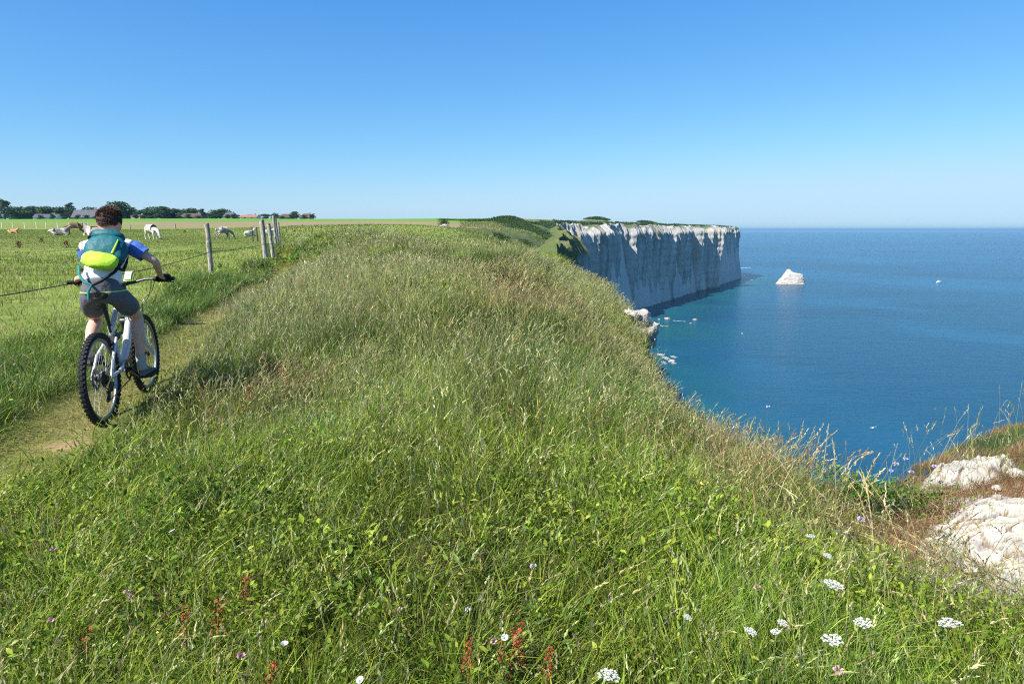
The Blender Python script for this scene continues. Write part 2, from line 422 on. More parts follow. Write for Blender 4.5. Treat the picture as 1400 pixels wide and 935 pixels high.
# ------------------------------------------------------------------ sea
sy = np.concatenate([[-4000, -500, -100], np.linspace(0, 1500, 240), np.geomspace(1520, 20000, 60)])
sx = np.concatenate([-np.geomspace(20000, 620, 14), np.linspace(-600, 900, 220), np.geomspace(910, 26000, 40)])
SX, SY = np.meshgrid(sx, sy, indexing='xy')
csd = np.full(SX.size, 1e18)
cl = CLIFF_LINE
line = np.r_[EDGE[2:34], inset(CLIFF_LINE, -10)]
for p, q in zip(line[:-1], line[1:]):
    ab = q - p; L = (ab ** 2).sum(); tt = np.clip(((SX.ravel() - p[0]) * ab[0] + (SY.ravel() - p[1]) * ab[1]) / L, 0, 1)
    csd = np.minimum(csd, (SX.ravel() - p[0] - tt * ab[0]) ** 2 + (SY.ravel() - p[1] - tt * ab[1]) ** 2)
csd = np.sqrt(csd).reshape(SX.shape)
nA = fbm(SX * .012, SY * .012, 41); nB = fbm(SX * .03, SY * .03, 42)
shal = sstep(95, 25, csd + 70 * (nA - .5) + 40 * (nB - .5)) * sstep(.42, .62, nB * .5 + nA * .5 + .08) * (SY < 1200)
shal = np.clip(shal + 1.0 * gauss(SX, SY, 118, 520, 40, 60) * sstep(.35, .6, nB) + .8 * gauss(SX, SY, 250, 860, 60, 16) * sstep(.4, .6, nB) + .6 * gauss(SX, SY, 372, 1060, 26, 26), 0, 1)
deep = np.array((.005, .054, .104)); green = np.array((.008, .080, .086))
scol = deep + (green - deep) * (shal * .85)[..., None]
slick = sstep(.46, .72, fbm(SX * .006 + .004 * SY, SY * .0035 - SX * .002, 43)) * .34 - .16 * sstep(.5, .3, fbm(SX * .003, SY * .009, 44))
scol = scol * (1 + slick[..., None])
i2 = np.arange(SX.size).reshape(SX.shape)
sq = np.stack([i2[:-1, :-1], i2[:-1, 1:], i2[1:, 1:], i2[1:, :-1]], -1).reshape(-1, 4)
smat = bpy.data.materials.new('sea_water'); smat.use_nodes = True
t = smat.node_tree; b = t.nodes['Principled BSDF']; b.inputs['Roughness'].default_value = .22; b.inputs['IOR'].default_value = 1.333
b.inputs['Specular IOR Level'].default_value = .10
a = t.nodes.new('ShaderNodeAttribute'); a.attribute_name = 'Col'; t.links.new(a.outputs['Color'], b.inputs['Base Color'])
tc = t.nodes.new('ShaderNodeTexCoord'); mp = t.nodes.new('ShaderNodeMapping'); mp.inputs['Rotation'].default_value = (0, 0, R(12)); mp.inputs['Scale'].default_value = (.55, 1.0, 1.0)
t.links.new(tc.outputs['Object'], mp.inputs['Vector'])
hs = None
for sc_, det, amp in ((.30, 5, 1.0), (.055, 3, 1.6), (1.1, 3, .32)):
    n = t.nodes.new('ShaderNodeTexNoise'); n.inputs['Scale'].default_value = sc_; n.inputs['Detail'].default_value = det; n.inputs['Roughness'].default_value = .6
    t.links.new(mp.outputs[0], n.inputs['Vector'])
    k = t.nodes.new('ShaderNodeMath'); k.operation = 'MULTIPLY'; k.inputs[1].default_value = amp; t.links.new(n.outputs['Fac'], k.inputs[0])
    if hs is None: hs = k
    else:
        s2 = t.nodes.new('ShaderNodeMath'); t.links.new(hs.outputs[0], s2.inputs[0]); t.links.new(k.outputs[0], s2.inputs[1]); hs = s2
bp = t.nodes.new('ShaderNodeBump'); bp.inputs['Strength'].default_value = 1.0; bp.inputs['Distance'].default_value = 0.8
t.links.new(hs.outputs[0], bp.inputs['Height']); t.links.new(bp.outputs[0], b.inputs['Normal'])
sea = link('sea', npmesh('sea', np.stack([SX, SY, np.full(SX.shape, SEA)], -1).reshape(-1, 3), [sq], scol.reshape(-1, 3), True), smat)
tag(sea, 'deep blue sea with pale green shallows under the cliff', 'sea', kind='structure')

# ------------------------------------------------------------------ the far chalk cliff
def chalk_material(name, base, bands=True):
    m = bpy.data.materials.new(name); m.use_nodes = True
    t = m.node_tree; b = t.nodes['Principled BSDF']; b.inputs['Roughness'].default_value = .9; b.inputs['Specular IOR Level'].default_value = .15
    a = t.nodes.new('ShaderNodeAttribute'); a.attribute_name = 'Col'
    tc = t.nodes.new('ShaderNodeTexCoord')
    mp = t.nodes.new('ShaderNodeMapping'); mp.inputs['Scale'].default_value = (.35, .35, .05)
    t.links.new(tc.outputs['Object'], mp.inputs['Vector'])
    n = t.nodes.new('ShaderNodeTexNoise'); n.inputs['Scale'].default_value = 1.0; n.inputs['Detail'].default_value = 6; n.inputs['Roughness'].default_value = .65
    t.links.new(mp.outputs[0], n.inputs['Vector'])
    mr = t.nodes.new('ShaderNodeMapRange'); mr.inputs['From Min'].default_value = .3; mr.inputs['From Max'].default_value = .7
    mr.inputs['To Min'].default_value = .72; mr.inputs['To Max'].default_value = 1.15
    t.links.new(n.outputs['Fac'], mr.inputs['Value'])
    vm = t.nodes.new('ShaderNodeVectorMath'); vm.operation = 'SCALE'
    t.links.new(a.outputs['Color'], vm.inputs[0]); t.links.new(mr.outputs[0], vm.inputs['Scale'])
    t.links.new(vm.outputs[0], b.inputs['Base Color'])
    bp = t.nodes.new('ShaderNodeBump'); bp.inputs['Strength'].default_value = .8; bp.inputs['Distance'].default_value = 1.5
    t.links.new(n.outputs['Fac'], bp.inputs['Height']); t.links.new(bp.outputs[0], b.inputs['Normal'])
    return m
cliff_mat = chalk_material('cliff_chalk', None)
def resample(P, step):
    seg = np.linalg.norm(np.diff(P, axis=0), axis=1); s = np.r_[0, np.cumsum(seg)]
    q = np.arange(0, s[-1], step)
    x = np.interp(q, s, P[:, 0]); y = np.interp(q, s, P[:, 1])
    k = np.ones(15) / 15
    xp = np.r_[np.full(7, x[0]), x, np.full(7, x[-1])]; yp = np.r_[np.full(7, y[0]), y, np.full(7, y[-1])]
    return q, np.c_[np.convolve(xp, k, 'valid'), np.convolve(yp, k, 'valid')]
cs, CP = resample(CLIFF_LINE, 1.0)
T = np.gradient(CP, axis=0); T /= np.linalg.norm(T, axis=1)[:, None]
N = np.c_[T[:, 1], -T[:, 0]]                            # towards the sea
ztop = tps(*(CP - N * 5.0).T) + .4 - 7 * sstep(112, 72, CP[:, 1])
rows = []
hcol = []
f_big = fbm(cs * .022, cs * 0 + 3.1, 51)                # broad buttresses
f_mid = fbm(cs * .085, cs * 0 + 7.7, 52)
f_fin = fbm(cs * .33, cs * 0 + 1.7, 53)
spire = np.abs(2 * f_mid - 1) * 1.6 + .9 * np.abs(2 * f_fin - 1)
lit_w = np.zeros(len(cs))
for yy_, ww_, aa_ in ((893, 14, .68), (840, 5, .3), (745, 6, .35), (640, 4, .3)):
    lit_w += aa_ * np.exp(-((cs - np.interp(yy_, CP[:, 1], cs)) / ww_) ** 2)   # slopes where rock has slid away
ridge = lambda f: 1 - np.abs(2 * f - 1)
rib = 7.5 * ridge(f_mid) ** 1.4 + 3.2 * ridge(f_fin) + 16.0 * (f_big - .5) + 28 * lit_w
crown = 4 + 7 * np.clip(spire, 0, 1.4)
# green ramp behind the lip
levels = [('in', 16), ('in', 9), ('in', 4)] + [('f', v) for v in np.concatenate([np.linspace(0, 26, 40), np.linspace(27, 77.5, 50)])]
for kind_, v in levels:
    if kind_ == 'in':
        p = CP - N * v; z = tps(*p.T) + .35 - 7 * sstep(112, 72, CP[:, 1]) + .5 * (fbm(p[:, 0] * .2, p[:, 1] * .2, 54) - .5)
        rows.append(np.c_[p, z]); g = np.array((.085, .11, .035)) * (.7 + .6 * fbm(p[:, 0] * .3, p[:, 1] * .3, 55)[:, None]); hcol.append(g)
    else:
        jag = 3.6 * (f_fin - .5) + 6.0 * (f_mid - .5)
        zz = (ztop + jag * np.clip(1 - v / 20, 0, 1)) - v * (ztop - SEA + 1) / 77.5
        prog = np.clip(v / crown, 0, 1)
        out = (-1.6 + 3.0 * prog ** .8) * (.25 + .75 * sstep(260, 430, CP[:, 1])) # the crown leans back, the face stands straight
        flute = (rib - 5.0) * (.55 + .45 * (1 - v / 150)) * sstep(60, 200, CP[:, 1]) * (.15 + .85 * sstep(1085, 1030, CP[:, 1]))
        rough = 2.6 * (fbm(cs * .21 + v * .033, v * .045 - cs * .02, 56) - .5) * 2 + .8 * (fbm(cs * .6 + v * .08, v * .16 - cs * .05, 57) - .5) * 2
        rough = rough * (.3 + .7 * sstep(120, 320, CP[:, 1]))
        bed = .35 * np.sin(v * .9 + 3 * f_big) + (1.0 if v > 70 else 0) * (v - 70) * .35
        p = CP + N * (out + flute * min(1, .7 + v / 12) + rough + bed)[:, None]
        rows.append(np.c_[p, zz])
        n_ = fbm(cs * .28 + v * .02, v * .03 + cs * .01, 58); nb = fbm(cs * .012 + v * .03, v * .5 + cs * .013, 59)
        base = np.array((.47, .45, .405)) * (.45 + .75 * n_ + .22 * (nb - .5))[:, None]
        och = np.array((.42, .33, .22)); base = base + (och - base) * (sstep(.58, .8, fbm(cs * .05 + v * .01, v * .02 + cs * .01, 60)) * .55)[:, None]
        weed = np.array((.10, .115, .06)); base = base + (weed - base) * np.clip(sstep(73.5, 75, v) * .8 + sstep(.62, .75, fbm(cs * .06 + v * .02, v * .05 - cs * .02, 61)) * sstep(30, 8, v) * .55, 0, 1)[:, None]
        neargreen = sstep(430, 300, CP[:, 1]) * sstep(20, 3, v) * sstep(.30, .44, fbm(cs * .15, v * .2 + cs * .03, 63))
        base = base + (np.array((.10, .11, .04)) - base) * np.clip(neargreen * .25 + sstep(460, 400, CP[:, 1]) * sstep(7, 3, v), 0, .95)[:, None]
        if v < 4:
            tuft = sstep(.5, .58, fbm(cs * .12, np.full(len(cs), v) * .3, 62))
            base = base + (np.array((.085, .11, .035)) - base) * (tuft * (1 - v / 4))[:, None]
        hcol.append(base)
rows = np.array(rows); hcol = np.array(hcol)
i3 = np.arange(rows.shape[0] * rows.shape[1]).reshape(rows.shape[:2])
cq = np.stack([i3[:-1, :-1], i3[1:, :-1], i3[1:, 1:], i3[:-1, 1:]], -1).reshape(-1, 4)
cliff = link('cliff', npmesh('cliff', rows.reshape(-1, 3), [cq], hcol.reshape(-1, 3), False), cliff_mat)
tag(cliff, 'long fluted white chalk cliff dropping from green turf to the sea', 'cliff', kind='structure')

# white rocks, the stack, foam
def rock_mesh(name, prof, depth, seed, nu=64, jit=.05, crease=1.0):
    """prof: half-outline as [(h, xl, xr)] in metres; turns it into a solid lump of the given depth"""
    prof = np.array(prof, float); hs_ = np.linspace(prof[0, 0], prof[-1, 0], 40)
    xl = np.interp(hs_, prof[:, 0], prof[:, 1]); xr = np.interp(hs_, prof[:, 0], prof[:, 2])
    th = np.linspace(0, 2 * np.pi, nu, endpoint=False)
    V = []
    for k, h in enumerate(hs_):
        cx = (xl[k] + xr[k]) / 2; rx = (xr[k] - xl[k]) / 2; ry = depth / 2 * (rx / ((xr[0] - xl[0]) / 2)) ** .8
        n = 1 + jit * 2 * (fbm(th * 2.2 + 10, np.full(nu, h * .35), seed) - .5) * 2 + jit * (fbm(th * 7 + 3, np.full(nu, h * 1.1), seed + 1) - .5) * 2
        sq_ = (np.abs(np.cos(th)) ** 4 + np.abs(np.sin(th)) ** 4) ** -.25 * .6 + .4
        V.append(np.c_[cx + rx * np.cos(th) * n * sq_, ry * np.sin(th) * n * sq_, np.full(nu, h) + .02 * (hs_[-1]) * (fbm(th * 3, np.full(nu, h), seed + 2) - .5)])
    V = np.array(V); top = V[-1].mean(0)
    Vf = np.r_[V.reshape(-1, 3), [top]]
    ii = np.arange(40 * nu).reshape(40, nu)
    q = np.stack([ii[:-1], np.roll(ii[:-1], -1, 1), np.roll(ii[1:], -1, 1), ii[1:]], -1).reshape(-1, 4)
    tri = np.c_[ii[-1], np.roll(ii[-1], -1), np.full(nu, 40 * nu)]
    nn = fbm(Vf[:, 0] * .4 + Vf[:, 1] * .3, Vf[:, 2] * .6, seed + 3)
    c = np.array((.52, .48, .42)) * (.6 + .6 * nn)[:, None]
    c = c + (np.array((.25, .22, .16)) - c) * (sstep(.05, .0, Vf[:, 2] / hs_[-1]) * .8)[:, None]
    return npmesh(name, Vf, [q, tri], c, False)
rock_mat = chalk_material('rock_chalk', None)
p = at(1080.5, 384, 955)
st = link('sea_stack', rock_mesh('sea_stack', [(-3, -20, 20), (0, -19, 19), (4, -16, 18.5), (9, -12.5, 17), (12, -10, 16.5), (14.0, -8.8, 14.5), (15.0, -8, 9), (15.6, -7.8, 4), (18, -6.8, 1.0), (20, -5.5, -1.5), (20.6, -4.6, -3)], 16, 71), rock_mat)
st.location = (p[0], 955, SEA); st.rotation_euler = (0, 0, R(-6))
tag(st, 'big white wedge-shaped rock rising alone from the sea off the headland', 'sea stack')
def lump(seed, s, sq=.5):
    bm = bmesh.new(); bmesh.ops.create_icosphere(bm, subdivisions=4, radius=1)
    for v in bm.verts:
        c = v.co; k = .55 + .9 * float(fbm(c.x * 1.4 + seed, c.y * 1.4 + c.z, seed, 3)) + .55 * (float(fbm(c.x * 4 + seed, c.y * 4 + c.z * 3, seed + 1, 3)) - .5)
        k = min(k, .92 / max(abs(c.x * .8 + c.y * .6), .35), .9 / max(abs(c.z * .8 - c.x * .6), .3), .95 / max(abs(c.y * .7 + c.z * .7), .3))
        v.co = Vector((c.x * k, c.y * k * .8, c.z * k * sq)) * s
    me = bpy.data.meshes.new('rock'); bm.to_mesh(me); bm.free()
    n = len(me.vertices); co = np.empty(n * 3, np.float32); me.vertices.foreach_get('co', co); co = co.reshape(-1, 3)
    a = me.attributes.new('Col', 'FLOAT_COLOR', 'POINT'); c4 = np.ones((n, 4), np.float32)
    c4[:, :3] = np.array((.38, .35, .30)) * (.5 + .8 * fbm(co[:, 0] / s * 3, co[:, 1] / s * 3 + co[:, 2] / s * 2, seed + 9))[:, None]
    a.data.foreach_set('color', c4.ravel())
    return me
for (px, py, s, lab) in [(912, 436, 2.6, 'pale flat rock awash in the green shallows, largest of those nearest the grassy edge'),
                         (950, 437.5, 2.0, 'pale rounded rock breaking the water farthest right in the green shallows'),
                         (901, 437, 1.2, 'small pale rock in the shallows just left of the flat rock'),
                         (944, 442, .9, 'tiny pale rock just in front of the rounded rock'),
                         (898, 447, 1.1, 'small pale rock low in the shallows by the broken chalk edge'),
                         (911, 419, 1.9, 'pale rock in the cliff shadow beyond the green shallows'),
                         (886, 431, 1.5, 'pale rock half hidden beside the broken chalk edge')]:
    d = ray(px, py); k = SEA / d[2]
    o = link('shore_rock', lump(int(px), s), rock_mat); o.location = (d[0] * k, d[1] * k, SEA + .1); tag(o, lab, 'rock', 'rocks awash below the cliff')
foam_mat = mat('foam', (.75, .78, .78), .8, .2)
fv = []; ff = []
for (xa, ya, xb, yb, wd) in [(905, 0, 960, 0, 3), ]: pass
def foam_line(pts, wd, seed):
    pts = np.array(pts, float); q, P = resample(pts, .8)
    off = 3 * (fbm(q * .12, q * 0, seed) - .5); ww = wd * np.clip(2.4 * (fbm(q * .2, q * 0 + 5, seed + 1) - .28), 0, 1.4)
    T_ = np.gradient(P, axis=0); T_ /= np.linalg.norm(T_, axis=1)[:, None]; N_ = np.c_[T_[:, 1], -T_[:, 0]]
    A = P + N_ * off[:, None]; B = A + N_ * ww[:, None]; n0 = sum(len(v) for v in fv)
    fv.append(np.c_[np.r_[A, B], np.full(2 * len(A), SEA + .08)])
    n = len(A); k = np.arange(n - 1); ff.append(np.c_[k, k + n, k + n + 1, k + 1] + n0)
def seapt(px, py):
    d = ray(px, py); k = SEA / d[2]; return (d[0] * k, d[1] * k)
foam_line([seapt(964, 383.5), seapt(985, 382.8), seapt(996, 382)], 5, 81)
foam_line([seapt(1012, 383), seapt(1030, 382.6)], 4, 82)
foam_line([seapt(1011, 366.5), seapt(1026, 365.8)], 7, 83)
foam_line([seapt(893, 440), seapt(905, 446), seapt(916, 446)], 1.6, 84)
foam_line([seapt(918, 438), seapt(940, 440)], 1.2, 85)
foam_line([seapt(1062, 385.3), seapt(1101, 385.3)], 2.5, 86)
tag(link('foam', npmesh('foam', np.concatenate(fv), [np.concatenate(ff)]), foam_mat), 'thin white foam along the foot of the cliff', 'foam', kind='stuff')

# ------------------------------------------------------------------ the air between here and the horizon
hz = bpy.data.materials.new('haze'); hz.use_nodes = True
t = hz.node_tree; t.nodes.remove(t.nodes['Principled BSDF'])
pv = t.nodes.new('ShaderNodeVolumePrincipled'); pv.inputs['Color'].default_value = (.31, .60, .84, 1); pv.inputs['Density'].default_value = 8.5e-5; pv.inputs['Anisotropy'].default_value = .2
t.links.new(pv.outputs[0], t.nodes['Material Output'].inputs['Volume'])
bm = bmesh.new(); bm_box(bm, (14000, 19000, (SEA - 8 + 28) / 2), (70000, 48000, 28 - (SEA - 8)))
HAZE = bmobj('haze', bm, hz, smooth=False); tag(HAZE, 'thin sea haze fading the horizon', 'haze', kind='stuff')

# ------------------------------------------------------------------ grasses and herbs (nobody could count them)
GREEN = 1.55 * np.array([(.092, .152, .013), (.128, .178, .016), (.160, .194, .022), (.074, .122, .015), (.188, .205, .033), (.114, .152, .026)])
PALE = 1.12 * np.array([(.200, .230, .070), (.255, .260, .100), (.160, .205, .075), (.28, .275, .125)])
STRAW = np.array([(.50, .40, .19), (.43, .33, .14), (.56, .48, .27), (.36, .25, .11)])
BROWN = np.array([(.20, .11, .055), (.26, .15, .075), (.16, .10, .05)])
DARK = np.array([(.045, .095, .010), (.060, .115, .014), (.078, .135, .018)])
grass_mat = leafmat('grass_blade', .44, .55, .2)
def pick(pal, n): return pal[rng.integers(0, len(pal), n)] * np.exp(rng.normal(0, .27, (n, 1)))

def blades(x, y, z, h, wd, bend, col, tip, lean=None, K=4, spread=1.0):
    """tapering bent blades; returns verts, faces, colours"""
    n = len(x)
    if lean is None:
        a = 6.5 * np.pi * fbm(x * 1.7, y * 1.7, 91, 2) + rng.normal(0, 1.0, n); lx, ly = np.cos(a) * spread + .12, np.sin(a) * spread + .05
    else: lx, ly = lean
    L = np.hypot(lx, ly) + 1e-6; 
    ph = rng.uniform(0, 2 * np.pi, n); sx_, sy_ = np.cos(ph), np.sin(ph)
    V = []; C = []
    for k in range(K):
        tt = k / (K - 1)
        up = h * (tt - .35 * bend * tt ** 2.2); lt = h * bend * tt ** 1.8
        cx = x + lx * lt; cy = y + ly * lt; cz = z + up
        ww = wd * (1 - tt ** 1.6) * (.65 + .6 * tt)
        cc = col + (tip - col) * tt ** 1.5
        if k < K - 1:
            V += [np.stack([cx - sx_ * ww / 2, cy - sy_ * ww / 2, cz], -1), np.stack([cx + sx_ * ww / 2, cy + sy_ * ww / 2, cz], -1)]; C += [cc, cc]
        else:
            V.append(np.stack([cx, cy, cz], -1)); C.append(cc)
    m = len(V); Va = np.stack(V, 1).reshape(-1, 3); Ca = np.stack(C, 1).reshape(-1, 3)
    b0 = np.arange(n) * m; Q = []
    for k in range(K - 2): Q.append(np.stack([b0 + 2 * k, b0 + 2 * k + 1, b0 + 2 * k + 3, b0 + 2 * k + 2], -1))
    Tq = np.stack([b0 + 2 * K - 4, b0 + 2 * K - 3, b0 + 2 * K - 2], -1)
    return Va, np.concatenate(Q), Tq, Ca

def stalks(x, y, z, h, wd, bend, col, headcol, head, hw, lean=None, nsp=6, nod=.35):
    """thin stems each ending in a plume of spikelets"""
    n = len(x)
    if lean is None:
        a = 6.5 * np.pi * fbm(x * 1.3, y * 1.3, 92, 2) + rng.normal(0, 1.1, n); lx, ly = np.cos(a) * .8 + .25, np.sin(a) * .8 + .05
    else: lx, ly = lean
    def P(tt):
        up = h * (tt - .30 * bend * np.maximum(tt, 0) ** 2.2) - nod * head * np.maximum(tt - .8, 0) ** 1.5 * 3; lt = h * bend * tt ** 2
        return np.stack([x + lx * lt, y + ly * lt, z + up], -1)
    ph = rng.uniform(0, 2 * np.pi, n); s = np.stack([np.cos(ph), np.sin(ph), 0 * ph], -1)
    V = []; C = []; Q = []
    ts = (0, .45, .8, 1.0)
    for tt in ts:
        p = P(tt); V += [p - s * wd[:, None] / 2, p + s * wd[:, None] / 2]; C += [col, col]
    base = 2 * len(ts); per = base + 4 * nsp
    b0 = np.arange(n) * per
    for k in range(len(ts) - 1): Q.append(np.stack([b0 + 2 * k, b0 + 2 * k + 1, b0 + 2 * k + 3, b0 + 2 * k + 2], -1))
    for j in range(nsp):
        f = 1 - (head / h) * (1 - j / max(nsp - 1, 1)) * .95 
        p = P(f); a = rng.uniform(0, 2 * np.pi, n); d = np.stack([np.cos(a), np.sin(a), 0 * a], -1)
        q = P(np.minimum(f + .25 * head / h, 1.25)); ax = q - p; ax = ax / (np.linalg.norm(ax, axis=1)[:, None] + 1e-9)
        sl_ = (head * 1.5 / nsp)[:, None]; taper = 1 - .55 * j / nsp
        o = d * (hw * taper * .45)[:, None]; side = np.cross(ax, d)
        c0 = p + o * .2; c1 = p + ax * sl_ * .5 + o + side * (hw * .38 * taper)[:, None]; c2 = p + ax * sl_ * 1.15 + o * 1.25; c3 = p + ax * sl_ * .5 + o - side * (hw * .38 * taper)[:, None]
        V += [c0, c1, c2, c3]; hc = headcol * rng.uniform(.8, 1.2, (n, 1)); C += [hc, hc, hc, hc]
        o0 = b0 + base + 4 * j; Q.append(np.stack([o0, o0 + 1, o0 + 2, o0 + 3], -1))
    return np.stack(V, 1).reshape(-1, 3), np.concatenate(Q), np.zeros((0, 3), int), np.stack(C, 1).reshape(-1, 3)

def leaves(x, y, z, size, col, nl=9, hgt=.18, rad=.12, tilt=.5):
    """low broad-leaved herbs: nl pointed oval leaves each"""
    n = len(x); V = []; C = []; Q = []; per = 6 * nl; b0 = np.arange(n) * per
    for j in range(nl):
        a = rng.uniform(0, 2 * np.pi, n); r = rad * np.sqrt(rng.uniform(.02, 1, n)); hh = hgt * rng.uniform(.25, 1, n)
        c = np.stack([x + np.cos(a) * r, y + np.sin(a) * r, z + hh], -1)
        a2 = a + rng.normal(0, .7, n); el = rng.normal(tilt, .45, n)
        d = np.stack([np.cos(a2) * np.cos(el), np.sin(a2) * np.cos(el), np.sin(el)], -1)
        up = np.stack([rng.normal(0, .4, n), rng.normal(0, .4, n), np.ones(n)], -1)
        s = np.cross(d, up); s /= np.linalg.norm(s, axis=1)[:, None] + 1e-9
        L = (size * rng.uniform(.6, 1.3, n))[:, None]; nrm = np.cross(s, d)
        V += [c, c + d * L * .4 + s * L * .24 + nrm * L * .05, c + d * L * .4 - s * L * .24 + nrm * L * .05, c + d * L * .75 + s * L * .17, c + d * L * .75 - s * L * .17, c + d * L * 1.05 - nrm * L * .12]
        cc = col * rng.uniform(.75, 1.25, (n, 1)); C += [cc] * 6
        o = b0 + 6 * j
        Q += [np.stack([o, o + 1, o + 3, o + 4], -1), np.stack([o, o + 4, o + 2, o], -1)[:, :3], np.stack([o + 3, o + 5, o + 4], -1)]
    q4 = np.concatenate([q for q in Q if q.shape[1] == 4]); q3 = np.concatenate([q for q in Q if q.shape[1] == 3])
    return np.stack(V, 1).reshape(-1, 3), q4, q3, np.stack(C, 1).reshape(-1, 3)

def veg(name, parts, label, cat, m=None):
    Vs = []; Q4 = []; Q3 = []; Cs = []; o = 0
    for V, q, t3, c in parts:
        Vs.append(V); Q4.append(q + o); Q3.append(t3 + o); Cs.append(c); o += len(V)
    me = npmesh(name, np.concatenate(Vs), [np.concatenate(Q4), np.concatenate(Q3)], np.concatenate(Cs))
    return tag(link(name, me, m or grass_mat), label, cat, kind='stuff')

def scatter(n, y0, y1, t0, t1, p=1.0):
    """positions even in distance and angle, kept inside a margin of the view"""
    y = y0 + (y1 - y0) * rng.uniform(0, 1, n) ** p; t = rng.uniform(t0, t1, n)
    return t * (y + .6), y
def on_land(x, y, margin=.02):
    s = edge_sd(x, y); k = s > margin
    return x[k], y[k], s[k]

# --- masks of what grows where
def zones(x, y, sd):
    dp = x - path_x(y); df = x - fence_x(y)
    n = fbm(x * .9, y * .6, 101); n2 = fbm(x * .35, y * .25, 102)
    Z = {}
    Z['bare'] = np.clip(scar(x, y) * 1.5 + 1.1 * gauss(x, y, 3.65, 3.75, .85, .95) * (x > 2.6), 0, 1)
    Z['path'] = np.exp(-((dp + .28 * (n - .5)) / .36) ** 4) * (y < 60)
    Z['meadow'] = sstep(.1, -.5, df)
    Z['verge'] = sstep(-.5, .1, df) * sstep(-.30, -.55, dp)
    Z['spur'] = sstep(1.7, 2.5, x + .7 * (n - .5)) * sstep(3.0, 4.0, y) * sstep(12, 8, y)
    Z['dry'] = np.clip(gauss(x, y, -.05, 10.5, 1.0, 2.4) * 1.0 + .35 * sstep(.60, .74, n) * (y > 4.6) + .3 * gauss(x, y, -3.0, 18, 2.6, 3.0) + .5 * gauss(x, y, 2.4, 7.0, .5, 1.6) + .5 * gauss(x, y, 1.9, 12, .7, 3) + .35 * gauss(x, y, 1.6, 3.6, .5, .6), 0, 1) * sstep(.25, .5, n + .25)
    Z['lush'] = np.clip(sstep(5.2, 3.2, y + 1.2 * (n2 - .5)) + .9 * gauss(x, y, 1.0, 6.6, .8, 1.6) + .8 * gauss(x, y, 2.1, 15.5, .7, 3) + .8 * gauss(x, y, -.7, 10, .4, .8) + .7 * gauss(x, y, -4.9, 22, 2.0, 3) + sstep(.55, .7, n2) * .7, 0, 1)
    Z['seed'] = np.clip(sstep(3.0, 5.5, y + 1.5 * (n - .5)) * (1 - Z['lush'] * .55), 0, 1) * sstep(.3, .55, dp)
    return Z, dp, df, n, n2

parts = []
# 1. leafy base of the bank: green blades
x, y = scatter(500000, 1.55, 34, -.98, .98, 1.15)
x, y, sd_ = on_land(x, y)
Z, dp, df, n1_, n2_ = zones(x, y, sd_)
keep = rng.uniform(0, 1, len(x)) < np.clip(1 - Z['bare'] * .93 - Z['path'] * .25 - Z['meadow'] * .9 - Z['spur'] * .86, 0, 1)
sel = lambda *A: [a_[keep] for a_ in A]
x, y, sd_, dp, n1_, n2_ = sel(x, y, sd_, dp, n1_, n2_); Z = {k: v[keep] for k, v in Z.items()}
N_ = len(x); z = ground(x, y, False) - .02
u = rng.uniform(0, 1, (N_, 1))
col = pick(GREEN, N_)
pale = pick(PALE, N_); brn = pick(BROWN, N_); stw = pick(STRAW, N_); drk = pick(DARK, N_)
pf = np.clip(Z['seed'] * .48 + .17, 0, 1)[:, None] * (1 - Z['verge'][:, None] * .8)
col = np.where(u < pf, pale, col)
u2 = rng.uniform(0, 1, (N_, 1)); col = np.where(u2 < (Z['dry'] * .5)[:, None], np.where(rng.uniform(0, 1, (N_, 1)) < .4, brn, stw), col)
u3 = rng.uniform(0, 1, (N_, 1)); col = np.where(u3 < (.16 + .3 * sstep(.5, .35, n2_))[:, None] * (1 - Z['dry'])[:, None], drk, col)
pc_ = np.array((.24, .225, .065)); col = col + (pc_ * rng.uniform(.7, 1.3, (N_, 1)) - col) * (Z['path'] * .7)[:, None]
pn_ = fbm(x * .95, y * .6, 131, 3); pm_ = fbm(x * .7, y * .5, 132, 3)
col = col * (.62 + .80 * sstep(.28, .72, pn_))[:, None] * (1 + .30 * (sstep(.35, .7, pm_) - .4)[:, None] * np.array((1.0, .25, -.3)))
h = (.12 + .14 * n1_ + .14 * Z['seed'] + .04 * Z['lush']) * rng.uniform(.5, 1.25, N_) * (.55 + .9 * fbm(x * 2.1, y * 2.1, 95, 3))
h = h * (1 - .82 * Z['path']) * (1 - .6 * np.exp(-(dp / .95) ** 2)) * (1 - .45 * Z['spur']) * np.where(dp < 0, 1.1, 1) * (1 - .35 * np.exp(-np.maximum(sd_, 0) / .25))
h = h * (1 + .3 * gauss(x, y, .8, 17.5, 1.3, 4) + .35 * gauss(x, y, -3.5, 21, 3, 3))
wd = np.maximum(.0042, .00078 * y) * rng.uniform(.7, 1.5, N_)
bend = rng.uniform(.1, .75, N_)
parts.append(blades(x, y, z, h, wd, bend, col, col * rng.uniform(.9, 1.25, (N_, 1)) + (.02, .012, 0)))
